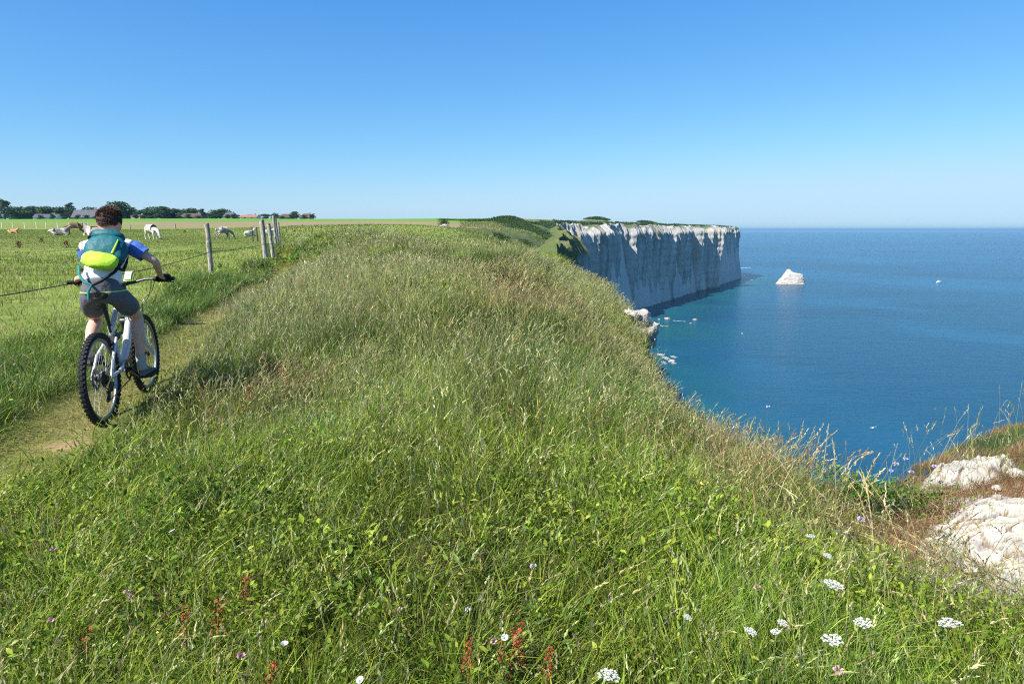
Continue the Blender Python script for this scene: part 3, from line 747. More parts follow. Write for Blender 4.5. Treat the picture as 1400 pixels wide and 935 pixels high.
# broader lush blades close by
x, y = scatter(45000, 1.6, 8, -.95, .95, 1.0); x, y, sd_ = on_land(x, y); Z, dp, df, n1_, n2_ = zones(x, y, sd_)
keep = rng.uniform(0, 1, len(x)) < (Z['lush'] + .12) * (1 - Z['path']) * (1 - Z['spur'])
x, y = x[keep], y[keep]; N_ = len(x); col = pick(GREEN, N_)
parts.append(blades(x, y, ground(x, y, False) - .02, rng.uniform(.12, .30, N_), rng.uniform(.006, .011, N_), rng.uniform(.3, 1.0, N_), col, col * 1.15))
gt2 = random.Random(21)
def clump(n, cx, cy, sx_, sy_, pal, h0, h1, w_=1.0):
    x = rng.normal(cx, sx_, n); y = rng.normal(cy, sy_, n); x, y, _s = on_land(x, y); N_ = len(x); col = pick(pal, N_)
    parts.append(blades(x, y, ground(x, y, False) - .02, rng.uniform(h0, h1, N_), np.maximum(.0045, .0009 * y) * w_ * rng.uniform(.7, 1.4, N_), rng.uniform(.15, .8, N_), col, col * 1.15))
for i in range(26):                                     # straw tufts on the seaward shoulder
    cy = gt2.uniform(3.6, 13); cx = gt2.uniform(.5, 2.2) if cy < 9 else gt2.uniform(.2, 2.3)
    clump(int(gt2.uniform(120, 320)), cx, cy, gt2.uniform(.08, .22), gt2.uniform(.12, .35), gt2.choice([STRAW * .75, STRAW * .6, np.array([(.30, .26, .10), (.36, .29, .13)])]), .14, gt2.uniform(.28, .5))
clump(5200, .1, 17, .75, 1.6, np.array([(.20, .235, .125), (.25, .27, .16), (.17, .21, .11)]), .30, .72)
clump(2600, -2.2, 9.5, .7, 1.6, np.array([(.20, .235, .115), (.25, .265, .14)]), .22, .5)
clump(4200, 2.0, 14.2, .45, 2.2, np.array([(.19, .25, .03), (.15, .22, .025), (.24, .26, .05)]), .18, .5)
clump(2600, 1.15, 6.5, .45, .8, np.array([(.06, .13, .02), (.085, .16, .025)]), .2, .45)
clump(1500, -.85, 9.6, .22, .5, np.array([(.07, .16, .02), (.10, .19, .025)]), .15, .40)
gt_ = random.Random(12)
for i in range(70):                                     # tussocks that break the surface up
    cy = 5 + 21 * gt_.random(); cx = gt_.uniform(path_x(cy) + 1.0, 1.7); pal = gt_.choice([GREEN[:3], GREEN[3:], DARK, PALE, np.array([(.19, .25, .04), (.24, .27, .07)]), DARK * .8])
    r_ = gt_.uniform(.12, .38); hh = gt_.uniform(.28, .58) * (1 + .45 * (cy > 13))
    clump(int(900 * r_ / .25), cx, cy, r_, r_ * 1.5, pal, hh * .45, hh)
clump(1500, -4.1, 14, .3, 2.0, np.array([(.22, .25, .14), (.27, .28, .18)]), .25, .5)
veg('grass', parts, 'thick uneven green and yellowing grass covering the bank', 'grass')
del parts

# 2. seed-bearing grasses
parts = []
x, y = scatter(165000, 1.8, 32, -.9, .9, 1.0); x, y, sd_ = on_land(x, y); Z, dp, df, n1_, n2_ = zones(x, y, sd_)
pr = (Z['seed'] * .62 + .21 + .3 * Z['dry']) * (.45 + 1.1 * n2_) * (1 - Z['path']) * (1 - Z['meadow'] * .92) * (1 - .88 * Z['spur']) * (1 - .4 * Z['verge']) * (1 - Z['bare'])
keep = rng.uniform(0, 1, len(x)) < pr
x, y, dp, n1_, sd_ = sel(x, y, dp, n1_, sd_); Z = {k: v[keep] for k, v in Z.items()}; N_ = len(x)
z = ground(x, y, False) - .02
col = pick(PALE, N_) * .85; hd = pick(np.r_[PALE * 1.7, PALE * 1.4, STRAW[:3] * 1.05, np.array([(.50, .48, .30)])], N_)
hd = np.where(rng.uniform(0, 1, (N_, 1)) < .05, np.array((.22, .12, .13)) * rng.uniform(.8, 1.2, (N_, 1)), hd)
dryq = (rng.uniform(0, 1, N_) < Z['dry'] * .7)[:, None]; col = np.where(dryq, pick(STRAW, N_) * .8, col); hd = np.where(dryq, pick(np.r_[STRAW, BROWN * 1.3], N_), hd)
h = (.28 + .20 * n1_ + .10 * Z['seed']) * rng.uniform(.55, 1.25, N_) * (1 - .6 * np.exp(-(dp / .95) ** 2)); h *= np.where(y < 4, .85, 1)
h = h * (1 + .35 * gauss(x, y, .8, 17.5, 1.3, 4) + .3 * gauss(x, y, -3.5, 21, 3, 3))
parts.append(stalks(x, y, z, h, np.maximum(.0018, .00045 * y), rng.uniform(.1, .6, N_), col, hd, rng.uniform(.03, .09, N_), np.maximum(.013, .0019 * y) * rng.uniform(.6, 1.3, N_), nsp=5))
# taller plumes leaning out along the edge
e = EDGE[8:31]; seg = np.linalg.norm(np.diff(e, axis=0), axis=1); cum = np.r_[0, np.cumsum(seg)]
q = rng.uniform(0, 1, 950) ** 1.6 * (cum[-1] - 1); ex = np.interp(q, cum, e[:, 0]); ey = np.interp(q, cum, e[:, 1])
x = ex - np.abs(rng.normal(0, .35, len(q))) - .03; y = ey + rng.normal(0, .08, len(q)); k = edge_sd(x, y) > .02; x, y = x[k], y[k]; N_ = len(x)
parts.append(stalks(x, y, ground(x, y) - .02, rng.uniform(.18, .50, N_), np.maximum(.003, .0005 * y), rng.uniform(.25, .8, N_), pick(STRAW, N_) * .85, pick(STRAW, N_), rng.uniform(.09, .17, N_), np.maximum(.013, .0011 * y) * rng.uniform(.7, 1.2, N_), lean=(rng.uniform(.2, 1.0, N_), rng.normal(0, .5, N_)), nsp=9))
y = rng.uniform(4.5, 6.6, 60); x = np.interp(y, [4.5, 5.5, 6.6], [2.5, 2.45, 2.36]) - np.abs(rng.normal(0, .12, 60)); N_ = 60
parts.append(stalks(x, y, ground(x, y, False) - .02, rng.uniform(.32, .62, N_), np.full(N_, .0035), rng.uniform(.25, .8, N_), pick(STRAW, N_) * .9, pick(STRAW, N_) * 1.1, rng.uniform(.12, .2, N_), rng.uniform(.016, .024, N_), lean=(rng.uniform(.1, .9, N_), rng.normal(0, .4, N_)), nsp=11))
# arching plumes in front of the chalk, bottom right
x = rng.normal(2.25, .30, 150); y = rng.normal(3.25, .35, 150); N_ = 150
parts.append(stalks(x, y, ground(x, y, False) - .02, rng.uniform(.45, .8, N_), np.full(N_, .003), rng.uniform(.5, .95, N_), pick(STRAW, N_) * .8, pick(STRAW, N_) * 1.05, rng.uniform(.10, .2, N_), rng.uniform(.010, .016, N_), lean=(rng.normal(-.35, .5, N_), rng.normal(-.1, .4, N_)), nsp=10))
for (n_c, cx, cy, sx_, sy_) in ((420, -.05, 10.6, .28, .6), (160, .35, 10.2, .2, .35), (120, -1.6, 14, .6, 1.2), (120, .9, 9.0, .3, .8), (160, 1.3, 4.4, .5, .5), (200, 1.75, 5.4, .3, .5), (200, -1.9, 5.4, .3, .3)):
    x = rng.normal(cx, sx_, n_c); y = rng.normal(cy, sy_, n_c); x, y, _s = on_land(x, y); N_ = len(x)
    parts.append(stalks(x, y, ground(x, y, False) - .02, rng.uniform(.22, .5, N_), np.maximum(.0025, .0005 * y), rng.uniform(.2, .9, N_), pick(BROWN, N_), pick(np.r_[BROWN * 1.3, STRAW * .8, np.array([(.30, .13, .07)])], N_), rng.uniform(.04, .1, N_), np.maximum(.013, .0018 * y), nsp=6))
veg('seed_grass', parts, 'pale straw-coloured grasses gone to seed on the bank', 'grass')
del parts

# 3. meadow sward, verge and rough turf further off
parts = []
x, y = scatter(230000, 5.5, 120, -1.0, -.1, 1.25)
df = x - fence_x(y); k = (df < .3); x, y, df = x[k], y[k], df[k]; N_ = len(x)
n1_ = fbm(x * .5, y * .35, 111); n2_ = fbm(x * .12, y * .08, 112)
col = pick(1.22 * np.array([(.105, .165, .028), (.13, .185, .035), (.155, .185, .05), (.09, .145, .025)]), N_)
stw = pick(np.array([(.26, .22, .09), (.22, .20, .075), (.30, .24, .11)]), N_)
col = np.where(rng.uniform(0, 1, (N_, 1)) < (.08 + .5 * sstep(.5, .75, n1_))[:, None], stw, col)
h = (.025 + .06 * n1_ + .04 * sstep(.6, .75, n2_)) * rng.uniform(.6, 1.4, N_) + .06 * sstep(-.8, .2, df) 
h = h * (1 + sstep(30, 100, y) * .5)
parts.append(blades(x, y, ground(x, y, False) - .01, h, np.maximum(.005, .0010 * y) * rng.uniform(.7, 1.4, N_), rng.uniform(.2, .8, N_), col, col * 1.1, K=3))
# trodden blades of the path itself
y = 2.4 + 42 * rng.uniform(0, 1, 60000) ** 1.7; x = path_x(y) + rng.normal(0, .30, len(y)); N_ = len(x); n1_ = fbm(x * 2.2, y * 1.4, 117)
k = rng.uniform(0, 1, N_) < np.clip(.25 + 1.5 * n1_ - 2.0 * gauss(x, y, -2.95, 4.35, .2, .13), 0, 1); x, y, n1_ = x[k], y[k], n1_[k]; N_ = len(x)
col = pick(np.array([(.19, .21, .04), (.15, .19, .03), (.24, .23, .06), (.28, .24, .085), (.12, .17, .026)]), N_)
parts.append(blades(x, y, ground(x, y, False) - .005, (.018 + .045 * n1_) * rng.uniform(.5, 1.5, N_), np.maximum(.0042, .0009 * y) * rng.uniform(.7, 1.4, N_), rng.uniform(.4, 1.3, N_), col, col * 1.1, K=3))
# tall dark verge between fence and path
y = 3.2 + 30 * rng.uniform(0, 1, 60000) ** 1.5; fx = fence_x(y) - .25; px_ = path_x(y) - .40
x = fx + (px_ - fx) * rng.uniform(0, 1, len(y)); N_ = len(x); n1_ = fbm(x * 1.2, y * .7, 113)
col = np.where(rng.uniform(0, 1, (N_, 1)) < .75, pick(np.array([(.055, .13, .016), (.075, .155, .02), (.095, .17, .03), (.04, .10, .015)]), N_), pick(PALE, N_))
h = (.06 + .38 * n1_ ** 1.5) * rng.uniform(.4, 1.25, N_) * sstep(-.1, .4, px_ + .25 - x) * (.5 + fbm(x * 2.5, y * 2.5, 96, 2))
parts.append(blades(x, y, ground(x, y, False) - .01, h + .04, np.maximum(.005, .0008 * y) * rng.uniform(.7, 1.4, N_), rng.uniform(.2, .85, N_), col, col * 1.15))
veg('meadow_grass', parts, 'short yellowish green pasture grass and the taller verge along the fence', 'grass')
del parts
parts = []
x, y = scatter(80000, 28, 330, -.42, .06, 1.5); x, y, sd_ = on_land(x, y, .3)
k = ~((y > 118) & (x / y < -.0)); k &= x > fence_x(y) + .3; x, y, sd_ = x[k], y[k], sd_[k]; N_ = len(x)
n1_ = fbm(x * .25, y * .12, 115)
col = pick(np.r_[GREEN, DARK, PALE], N_) * .85; col = np.where(rng.uniform(0, 1, (N_, 1)) < .6 * sstep(.45, .7, n1_)[:, None], pick(np.r_[STRAW * .7, PALE], N_), col)
h = (.10 + .22 * n1_) * rng.uniform(.6, 1.3, N_) * np.clip(y / 80, .9, 1.6)
parts.append(blades(x, y, ground(x, y, False) - .02, h, .0012 * y * rng.uniform(.7, 1.4, N_), rng.uniform(.2, .8, N_), col, col * 1.15, K=3))
y = 88 + 250 * rng.uniform(0, 1, 30000); x = y * (.085 - .16 * rng.uniform(0, 1, 30000) ** 1.6); x, y, sd_ = on_land(x, y, .3); N_ = len(x); n1_ = fbm(x * .2, y * .08, 118)
col = pick(np.r_[GREEN[3:] * .8, DARK * 1.2, PALE * .8], N_); col = np.where(rng.uniform(0, 1, (N_, 1)) < .5 * sstep(.5, .7, n1_)[:, None], pick(np.r_[STRAW * .6, PALE * .9], N_), col)
parts.append(blades(x, y, ground(x, y, False) - .05, (.15 + .5 * n1_) * rng.uniform(.6, 1.4, N_), .0013 * y * rng.uniform(.7, 1.4, N_), rng.uniform(.2, .8, N_), col, col * 1.1, K=3))
# short wiry turf of the spur
x = rng.uniform(1.8, 7.5, 210000); y = rng.uniform(2.6, 7.6, 210000); x, y, sd_ = on_land(x, y, .02); Z, *_r = zones(x, y, sd_)
k = rng.uniform(0, 1, len(x)) < Z['spur']; x, y, sd_ = x[k], y[k], sd_[k]
k = (rng.uniform(0, 1, len(x)) > .93 * np.clip(1.6 * gauss(x, y, 3.6, 3.9, .6, .9) + gauss(x, y, 2.42, 3.55, .2, .2), 0, 1)); x, y, sd_ = x[k], y[k], sd_[k]; N_ = len(x)
n1_ = fbm(x * 2, y * 2, 116)
col = np.where(rng.uniform(0, 1, (N_, 1)) < sstep(.50, .68, n1_)[:, None], pick(np.array([(.075, .12, .03), (.12, .15, .05), (.10, .13, .035)]), N_), pick(np.array([(.28, .16, .085), (.22, .115, .06), (.32, .22, .12), (.19, .125, .06)]), N_))
parts.append(blades(x, y, ground(x, y, False) - .01, (.035 + .07 * n1_) * rng.uniform(.5, 1.4, N_), rng.uniform(.003, .006, N_), rng.uniform(.2, .9, N_), col, col * 1.1, K=3))
veg('rough_turf', parts, 'short wiry brownish turf along the broken cliff edge', 'grass')
del parts

# 4. broad-leaved herbs
parts = []
x, y = scatter(15000, 1.65, 16, -.9, .9, 1.2); x, y, sd_ = on_land(x, y, .1); Z, dp, df, n1_, n2_ = zones(x, y, sd_)
k = rng.uniform(0, 1, len(x)) < (.10 + .22 * Z['lush']) * (1 - Z['path']) * (1 - Z['bare']) * (1 - Z['spur']) * (1 - Z['meadow']); x, y = x[k], y[k]; N_ = len(x)
parts.append(leaves(x, y, ground(x, y, False), np.maximum(.022, .0042 * y) * rng.uniform(.7, 1.4, N_), pick(GREEN, N_), nl=13, hgt=.15, rad=.10, tilt=.35))
x, y = scatter(9000, 1.7, 26, -.85, .85, 1.1); x, y, sd_ = on_land(x, y, .1); Z, dp, df, n1_, n2_ = zones(x, y, sd_)
cl_ = fbm(x * 1.1, y * .8, 121); pr = sstep(.5, .66, cl_) * (1 - Z['path']) * (1 - Z['meadow']) * (1 - Z['spur'] * .9)
pr = pr * .55 * (1 - Z['bare']); pr = np.clip(pr + .9 * gauss(x, y, -.75, 9.8, .35, .7) + .8 * gauss(x, y, 1.2, 6.4, .5, .7) + .7 * gauss(x, y, -5.0, 22, 1.2, 2) + .9 * gauss(x, y, 2.6, 5.05, .35, .25) + .9 * gauss(x, y, 2.2, 2.7, .5, .3), 0, 1)
k = rng.uniform(0, 1, len(x)) < pr; x, y = x[k], y[k]; N_ = len(x)
parts.append(leaves(x, y, ground(x, y, False), np.maximum(.026, .005 * y) * rng.uniform(.6, 1.3, N_), pick(np.r_[DARK * 1.3, GREEN[:3] * .9], N_), nl=16, hgt=.24, rad=.13))
x = np.r_[rng.normal(2.8, .20, 130), rng.normal(-5.0, 1.0, 160)]; y = np.r_[rng.normal(5.0, .16, 130), rng.normal(22.5, 1.6, 160)]; k = edge_sd(x, y) > .1; x, y = x[k], y[k]; N_ = len(x)
parts.append(leaves(x, y, ground(x, y, False), np.maximum(.030, .006 * y), pick(DARK * 1.5, N_), nl=16, hgt=.22, rad=.12))
for (n_c, cx, cy, sx_, sy_, pal, hh) in ((150, -.82, 9.7, .20, .45, GREEN[:3] * .9, .32), (190, 1.1, 6.4, .35, .5, DARK * 1.1, .36), (110, .45, 16.5, .5, .7, DARK * 1.2, .5), (90, -.2, 11.6, .2, .5, DARK, .3), (120, .6, 3.1, .5, .3, GREEN[:4], .2), (110, -1.0, 2.6, .4, .3, GREEN[:4] * .9, .2), (110, 1.9, 2.75, .35, .25, GREEN[:3], .26), (60, -1.55, 3.3, .2, .2, DARK, .2)):
    x = rng.normal(cx, sx_, n_c); y = rng.normal(cy, sy_, n_c); x, y, _s = on_land(x, y, .05); N_ = len(x)
    parts.append(leaves(x, y, ground(x, y, False), np.maximum(.028, .0045 * y) * rng.uniform(.7, 1.4, N_), pick(pal, N_), nl=14, hgt=hh, rad=.12))
veg('herbs', parts, 'dark green leafy herbs growing among the grass', 'herbs')
del parts

parts = []
def scrub(cx, cy, rx, ry, n, size, hgt, pal, rad=1.0):
    a = rng.uniform(0, 2 * np.pi, n); r = np.sqrt(rng.uniform(0, 1, n)); x = cx + rx * r * np.cos(a); y = cy + ry * r * np.sin(a)
    parts.append(leaves(x, y, ground(x, y, False), np.full(n, size), pick(pal, n), nl=14, hgt=hgt, rad=rad))
SC = np.array([(.045, .085, .018), (.055, .10, .022), (.038, .070, .018), (.07, .11, .03)])
scrub(1, 322, 10, 34, 900, .55, .8, SC, 1.2); scrub(-10, 322, 24, 7, 380, .6, .5, SC, 1.4); scrub(8, 270, 12, 26, 520, .5, 1.0, SC, 1.2)
scrub(12, 240, 5, 10, 90, .6, 1.2, SC, 1.0); scrub(3.2, 112, 2.0, 6, 70, .28, .9, SC * .8, .7); scrub(-1.6, 104, 1.2, 4, 40, .25, .7, SC * .8, .5)
scrub(14, 300, 4, 60, 160, .7, 1.3, SC, 1.2); scrub(26, 480, 8, 60, 240, 1.0, 1.6, SC, 1.6)
scrub(93, 760, 13, 20, 260, 1.3, 1.2, SC, 2.2); scrub(155, 800, 10, 18, 160, 1.3, 1.0, SC, 2)
q_, P_ = resample(inset(CLIFF_LINE[6:18], 12), 9.0)
for (ax, ay) in P_[5:-3]:
    if rng.uniform() < .75: scrub(ax + rng.uniform(-10, 4), ay + rng.uniform(-4, 10), rng.uniform(3, 9), rng.uniform(4, 9), 18, 1.5, rng.uniform(.6, 1.8), SC, 1.8)
veg('scrub', parts, 'dark green gorse and bramble scrub on the distant cliff top', 'scrub')

# ------------------------------------------------------------------ far trees and houses
def hit(px, py, H=0.0, ymax=400):
    """where the view through that point of the photograph meets the ground raised by H"""
    d = ray(px, py); ys = np.geomspace(1.2, ymax, 4000); k = ys / d[1]
    g = ground(d[0] * k, ys, False) + H
    below = np.nonzero(d[2] * k <= g)[0]
    i = below[0] if len(below) else len(ys) - 1
    return Vector((d[0] * k[i], ys[i], g[i] - H))
crown_mat = leafmat('tree_leaf', .25, .6, .15)
bark_mat = mat('bark', (.10, .075, .05), .9, .1, noise=.4, nscale=3)
def tree_meshes(seed, w_, h_, conifer=False):
    g = np.random.default_rng(seed)
    lob = []
    for i in range(11 if not conifer else 9):
        if conifer: f = i / 8; c = (g.normal(0, .06 * w_), g.normal(0, .06 * w_), h_ * (.25 + .68 * f)); r = w_ * (.42 - .3 * f)
        else:
            a = g.uniform(0, 6.28); q = g.uniform(0, .33) * w_; c = (q * np.cos(a), q * np.sin(a), h_ * (g.uniform(.12, .4) if i < 4 else g.uniform(.4, .82))); r = g.uniform(.18, .28) * w_
        lob.append((c, r))
    V = []; C = []; n = 0
    for c, r in lob:
        m = 110; d = g.normal(0, 1, (m, 3)); d /= np.linalg.norm(d, axis=1)[:, None]
        p = np.array(c) + d * (r * g.uniform(.55, 1.08, (m, 1))) * (1, 1, .85)
        s_ = g.uniform(.25, .6, (m, 1)) * (w_ / 9)
        a = g.normal(0, 1, (m, 3)); a /= np.linalg.norm(a, axis=1)[:, None]; b_ = np.cross(a, g.normal(0, 1, (m, 3))); b_ /= np.linalg.norm(b_, axis=1)[:, None]
        V.append(np.stack([p - a * s_, p - b_ * s_ * .7, p + a * s_, p + b_ * s_ * .7], 1).reshape(-1, 3))
        base = np.array([(.040, .075, .020), (.055, .092, .024), (.034, .062, .022)])[g.integers(0, 3)]
        C.append(np.repeat(base * g.uniform(.75, 1.3, (m, 1)), 4, 0)); n += m
    crown = npmesh('crown', np.concatenate(V), [np.arange(4 * n).reshape(-1, 4)], np.concatenate(C)); crown.materials.append(crown_mat)
    bm = bmesh.new(); bm_tube(bm, [(0, 0, -.4), (.05, 0, h_ * .25), (0, .1, h_ * .5), (.1, 0, h_ * .75)], [.03 * w_ + .1, .025 * w_ + .08, .02 * w_, .01 * w_], 7)
    for i in range(4):
        a = i * 1.6 + g.uniform(0, 1); bm_tube(bm, [(0, 0, h_ * (.25 + .08 * i)), (w_ * .22 * math.cos(a), w_ * .22 * math.sin(a), h_ * (.45 + .09 * i))], [.012 * w_ + .04, .02], 5)
    me = bpy.data.meshes.new('trunk'); bm.to_mesh(me); bm.free(); me.materials.append(bark_mat)
    return crown, me
TV = [tree_meshes(200 + i, 9, 9) for i in range(5)] + [tree_meshes(300, 6, 11, True)]
HD = 440.0
TREES = [ # px, top py, width px, kind, label
 (7, 275, 20, 5, 'tall pointed dark tree at the far left, highest of the distant tree line'),
 (22, 285, 18, 0, 'rounded dark tree right beside the tall pointed tree at the far left'),
 (35, 284.5, 18, 1, 'broad dark tree midway between the tall pointed tree and the white-gabled barn'),
 (47, 284, 18, 2, 'round dark tree standing behind the left end of the white-gabled barn'),
 (59, 286, 16, 3, 'lower round tree rising behind the grey roof of the white-gabled barn'),
 (69, 284, 18, 4, 'broad rounded tree behind the right end of the white-gabled barn'),
 (82, 285, 18, 0, 'loose green tree between the white-gabled barn and the slim tall tree'),
 (97, 279.5, 15, 5, 'slim tall tree just left of the big dark-roofed farmhouse'),
 (116, 285, 16, 1, 'dark tree behind the left half of the big dark-roofed farmhouse'),
 (128, 285, 16, 3, 'dark tree behind the right half of the big dark-roofed farmhouse'),
 (162, 278, 24, 2, 'big high tree showing just right of the rider\'s hair'),
 (178, 285, 20, 4, 'broad tree right of the big high tree by the rider\'s head'),
 (189, 289, 14, 0, 'low tree above the small grey-roofed shed'),
 (200, 285, 20, 1, 'domed dark tree behind the white grazing cow\'s back, left of three'),
 (213, 287, 16, 3, 'middle domed tree behind the white grazing cow, lower than its neighbours'),
 (222, 284, 20, 2, 'tallest of the domed trees above the white grazing cow'),
 (237, 287, 22, 4, 'wide round tree closing the wooded line, left of the long dark roof'),
 (260, 286.5, 18, 0, 'leafy tree behind the long dark-roofed barn'),
 (276, 287, 13, 5, 'thin ragged tree at the right gable of the long dark-roofed barn'),
 (290, 291, 14, 1, 'small bush-like tree left of the big round tree'),
 (301, 288, 21, 2, 'big round tree between the long dark barn and the bluish-roofed house'),
 (324, 294, 9, 3, 'small tree between the bluish-roofed house and the red-roofed cottage'),
 (340, 294.5, 10, 4, 'low tree peeping over the red-roofed cottage'),
 (364, 293.5, 12, 0, 'small round tree just left of the row of weathered fence posts'),
 (376, 292, 10, 1, 'dark tree behind the tops of the leaning fence posts'),
 (388, 294, 11, 3, 'low tree over the low dark bungalow'),
 (405, 290.5, 10, 2, 'compact dark tree at the left end of the last farmhouse'),
 (428, 293, 7, 5, 'narrow dark tree at the right end of the last farmhouse')]
for i, (px, top, wpx, k, lab) in enumerate(TREES):
    D = HD + (i * 37 % 23) + 8
    x = (px - 700) / F * D / math.cos(PITCH) ; x = at(px, 299, D)[0]
    z = float(ground(np.array([x]), np.array([D]), False)[0])
    ztop = at(px, top, D)[2]; hh = max(2.5, ztop - z); ww = wpx / F * D * 1.5
    root = thing('tree', (x, D, z), i * 1.3, lab, 'tree', 'trees along the far edge of the fields')
    bw, bh = (6, 11) if k == 5 else (9, 9)
    root.scale = (ww / bw * 1.1, ww / bw * 1.1, hh / bh * 1.12)
    for nm, me in zip(('crown', 'trunk'), TV[k]):
        o = bpy.data.objects.new(nm, me); COL.objects.link(o); o.parent = root
for i, px in enumerate([-6, 14, 28, 41, 53, 64, 76, 90, 104, 110, 122, 134, 146, 154, 170, 183, 194, 207, 230, 246, 253, 268, 283, 296, 308]):
    D = HD + 36 + i % 5; x = at(px, 299, D)[0]; z = float(ground(np.array([x]), np.array([D]), False)[0])
    root = thing('tree', (x, D, z), i * 2.1, 'low dark tree filling the hedge line behind the farm roofs', 'tree', 'hedge-line trees behind the farms'); q = .68 + .2 * math.sin(i * 1.9)
    root.scale = (1.25, 1.25, q * .9)
    for nm, me in zip(('crown', 'trunk'), TV[i % 5]):
        o = bpy.data.objects.new(nm, me); COL.objects.link(o); o.parent = root
for i, px in enumerate([56, 73, 88, 106, 119, 131, 186, 197, 246, 258, 272, 311, 320, 386, 398, 416]):
    D = HD - 32 + i % 4; x = at(px, 299, D)[0]; z = float(ground(np.array([x]), np.array([D]), False)[0])
    root = thing('bush', (x, D, z), i * 1.7, 'rounded hedge bush growing in front of the farm roofs', 'bush', 'hedge bushes before the farms'); q = .26 + .07 * math.sin(i * 2.3)
    root.scale = (.5, .5, q)
    for nm, me in zip(('crown', 'trunk'), TV[(i * 2) % 5]):
        o = bpy.data.objects.new(nm, me); COL.objects.link(o); o.parent = root
slate = mat('roof_slate', (.075, .075, .095), .7, .3, noise=.3, nscale=2)
tilem = mat('roof_tile', (.30, .13, .085), .8, .2, noise=.3, nscale=2)
thatchm = mat('roof_dark_tile', (.085, .06, .055), .85, .2, noise=.3, nscale=2)
wallw = mat('wall_white', (.72, .70, .66), .8, .2, noise=.1, nscale=1)
wallb = mat('wall_brick', (.30, .20, .15), .85, .2, noise=.25, nscale=2)
winm = mat('window_glass', (.03, .04, .05), .15, .6)
doorm = mat('door_paint', (.10, .12, .12), .6, .4)
def house(px0, px1, topy, D, roofm, wallm, wh, dep, lab, rz=0.0, hip=0.0, name='house'):
    xa, xb = at(px0, 299, D)[0], at(px1, 299, D)[0]; L = xb - xa; x = (xa + xb) / 2
    z = float(ground(np.array([x]), np.array([D]), False)[0]); ztop = at(px0, topy, D)[2] - z
    root = thing(name, (x, D, z), rz, lab, 'house', 'houses at the far edge of the fields')
    bm = bmesh.new(); bm_box(bm, (0, 0, wh / 2 - .5), (L * .95, dep, wh + 1.0))
    # gables
    for sx_ in (-1, 1):
        if hip: continue
        vs = [bm.verts.new((sx_ * L * .473, -dep / 2, wh)), bm.verts.new((sx_ * L * .473, dep / 2, wh)), bm.verts.new((sx_ * L * .473, 0, ztop - .1))]
        ws = [bm.verts.new((sx_ * L * .453, -dep / 2, wh)), bm.verts.new((sx_ * L * .453, dep / 2, wh)), bm.verts.new((sx_ * L * .453, 0, ztop - .1))]
        bm.faces.new(vs); bm.faces.new(ws); 
        for a_, b_ in ((0, 1), (1, 2), (2, 0)): bm.faces.new((vs[a_], vs[b_], ws[b_], ws[a_]))
    bmobj('wall', bm, wallm, root, False)
    bm = bmesh.new(); ov = .45; r0 = L / 2 - hip
    def slab(zs):
        e = [bm.verts.new((-L / 2, -dep / 2 - ov, wh - .15 + zs)), bm.verts.new((L / 2, -dep / 2 - ov, wh - .15 + zs)), bm.verts.new((L / 2, dep / 2 + ov, wh - .15 + zs)), bm.verts.new((-L / 2, dep / 2 + ov, wh - .15 + zs)), bm.verts.new((-r0, 0, ztop + zs)), bm.verts.new((r0, 0, ztop + zs))]
        return e
    a_ = slab(0); b_ = slab(.22)
    for e in (a_, b_):
        bm.faces.new((e[0], e[1], e[5], e[4])); bm.faces.new((e[2], e[3], e[4], e[5]))
        if hip: bm.faces.new((e[1], e[2], e[5])); bm.faces.new((e[3], e[0], e[4]))
    lo = [0, 1, 5, 2, 3, 4] if not hip else [0, 1, 2, 3]
    for i in range(len(lo)):
        p_, q_ = lo[i], lo[(i + 1) % len(lo)]; bm.faces.new((a_[p_], a_[q_], b_[q_], b_[p_]))
    rf = bmobj('roof', bm, roofm, root, False)
    bm = bmesh.new(); bm_box(bm, (L * .28, .3, ztop + .35), (.7, .7, 1.3)); bmobj('chimney', bm, wallb, rf, False)
    nwin = max(2, int(L / 3.5))
    for i in range(nwin):
        bm = bmesh.new(); bm_box(bm, (-L * .4 + L * .8 * (i + .5) / nwin, -dep / 2 - .01, wh * .58), (.95, .10, min(1.1, wh * .5)))
        bmobj('window', bm, winm if i != nwin // 2 else doorm, root, False).name = 'window' if i != nwin // 2 else 'door'
    return root
house(51, 81, 293.4, 428, slate, wallw, .9, 9, 'low grey-roofed barn with a white gable among the far trees', .25, name='barn')
house(104, 138, 287.6, 426, slate, wallb, .8, 10, 'big dark-roofed farmhouse, half hidden by the rider', .12)
house(184, 198, 294, 432, slate, wallb, 1.8, 8, 'small grey-roofed shed right of the rider under the trees', -.1, name='shed')
house(249, 279, 292.2, 430, thatchm, wallb, .9, 9, 'long dark-roofed barn left of the big round tree', .1, 2.0, name='barn')
house(309, 322, 291.5, 436, slate, wallb, 1.2, 8, 'bluish-roofed house at the right of the big round tree', -.1)
house(331, 354, 294.6, 420, tilem, wallw, .9, 8, 'low red-roofed cottage with pale walls left of the fence posts', .05)
house(383, 401, 293.2, 440, thatchm, wallb, .9, 9, 'low dark bungalow just right of the fence posts', .1, 2.0)
house(412, 427, 292.8, 436, thatchm, wallb, 1.0, 8, 'last dark farmhouse between two trees, nearest the bank', -.05, 1.5)

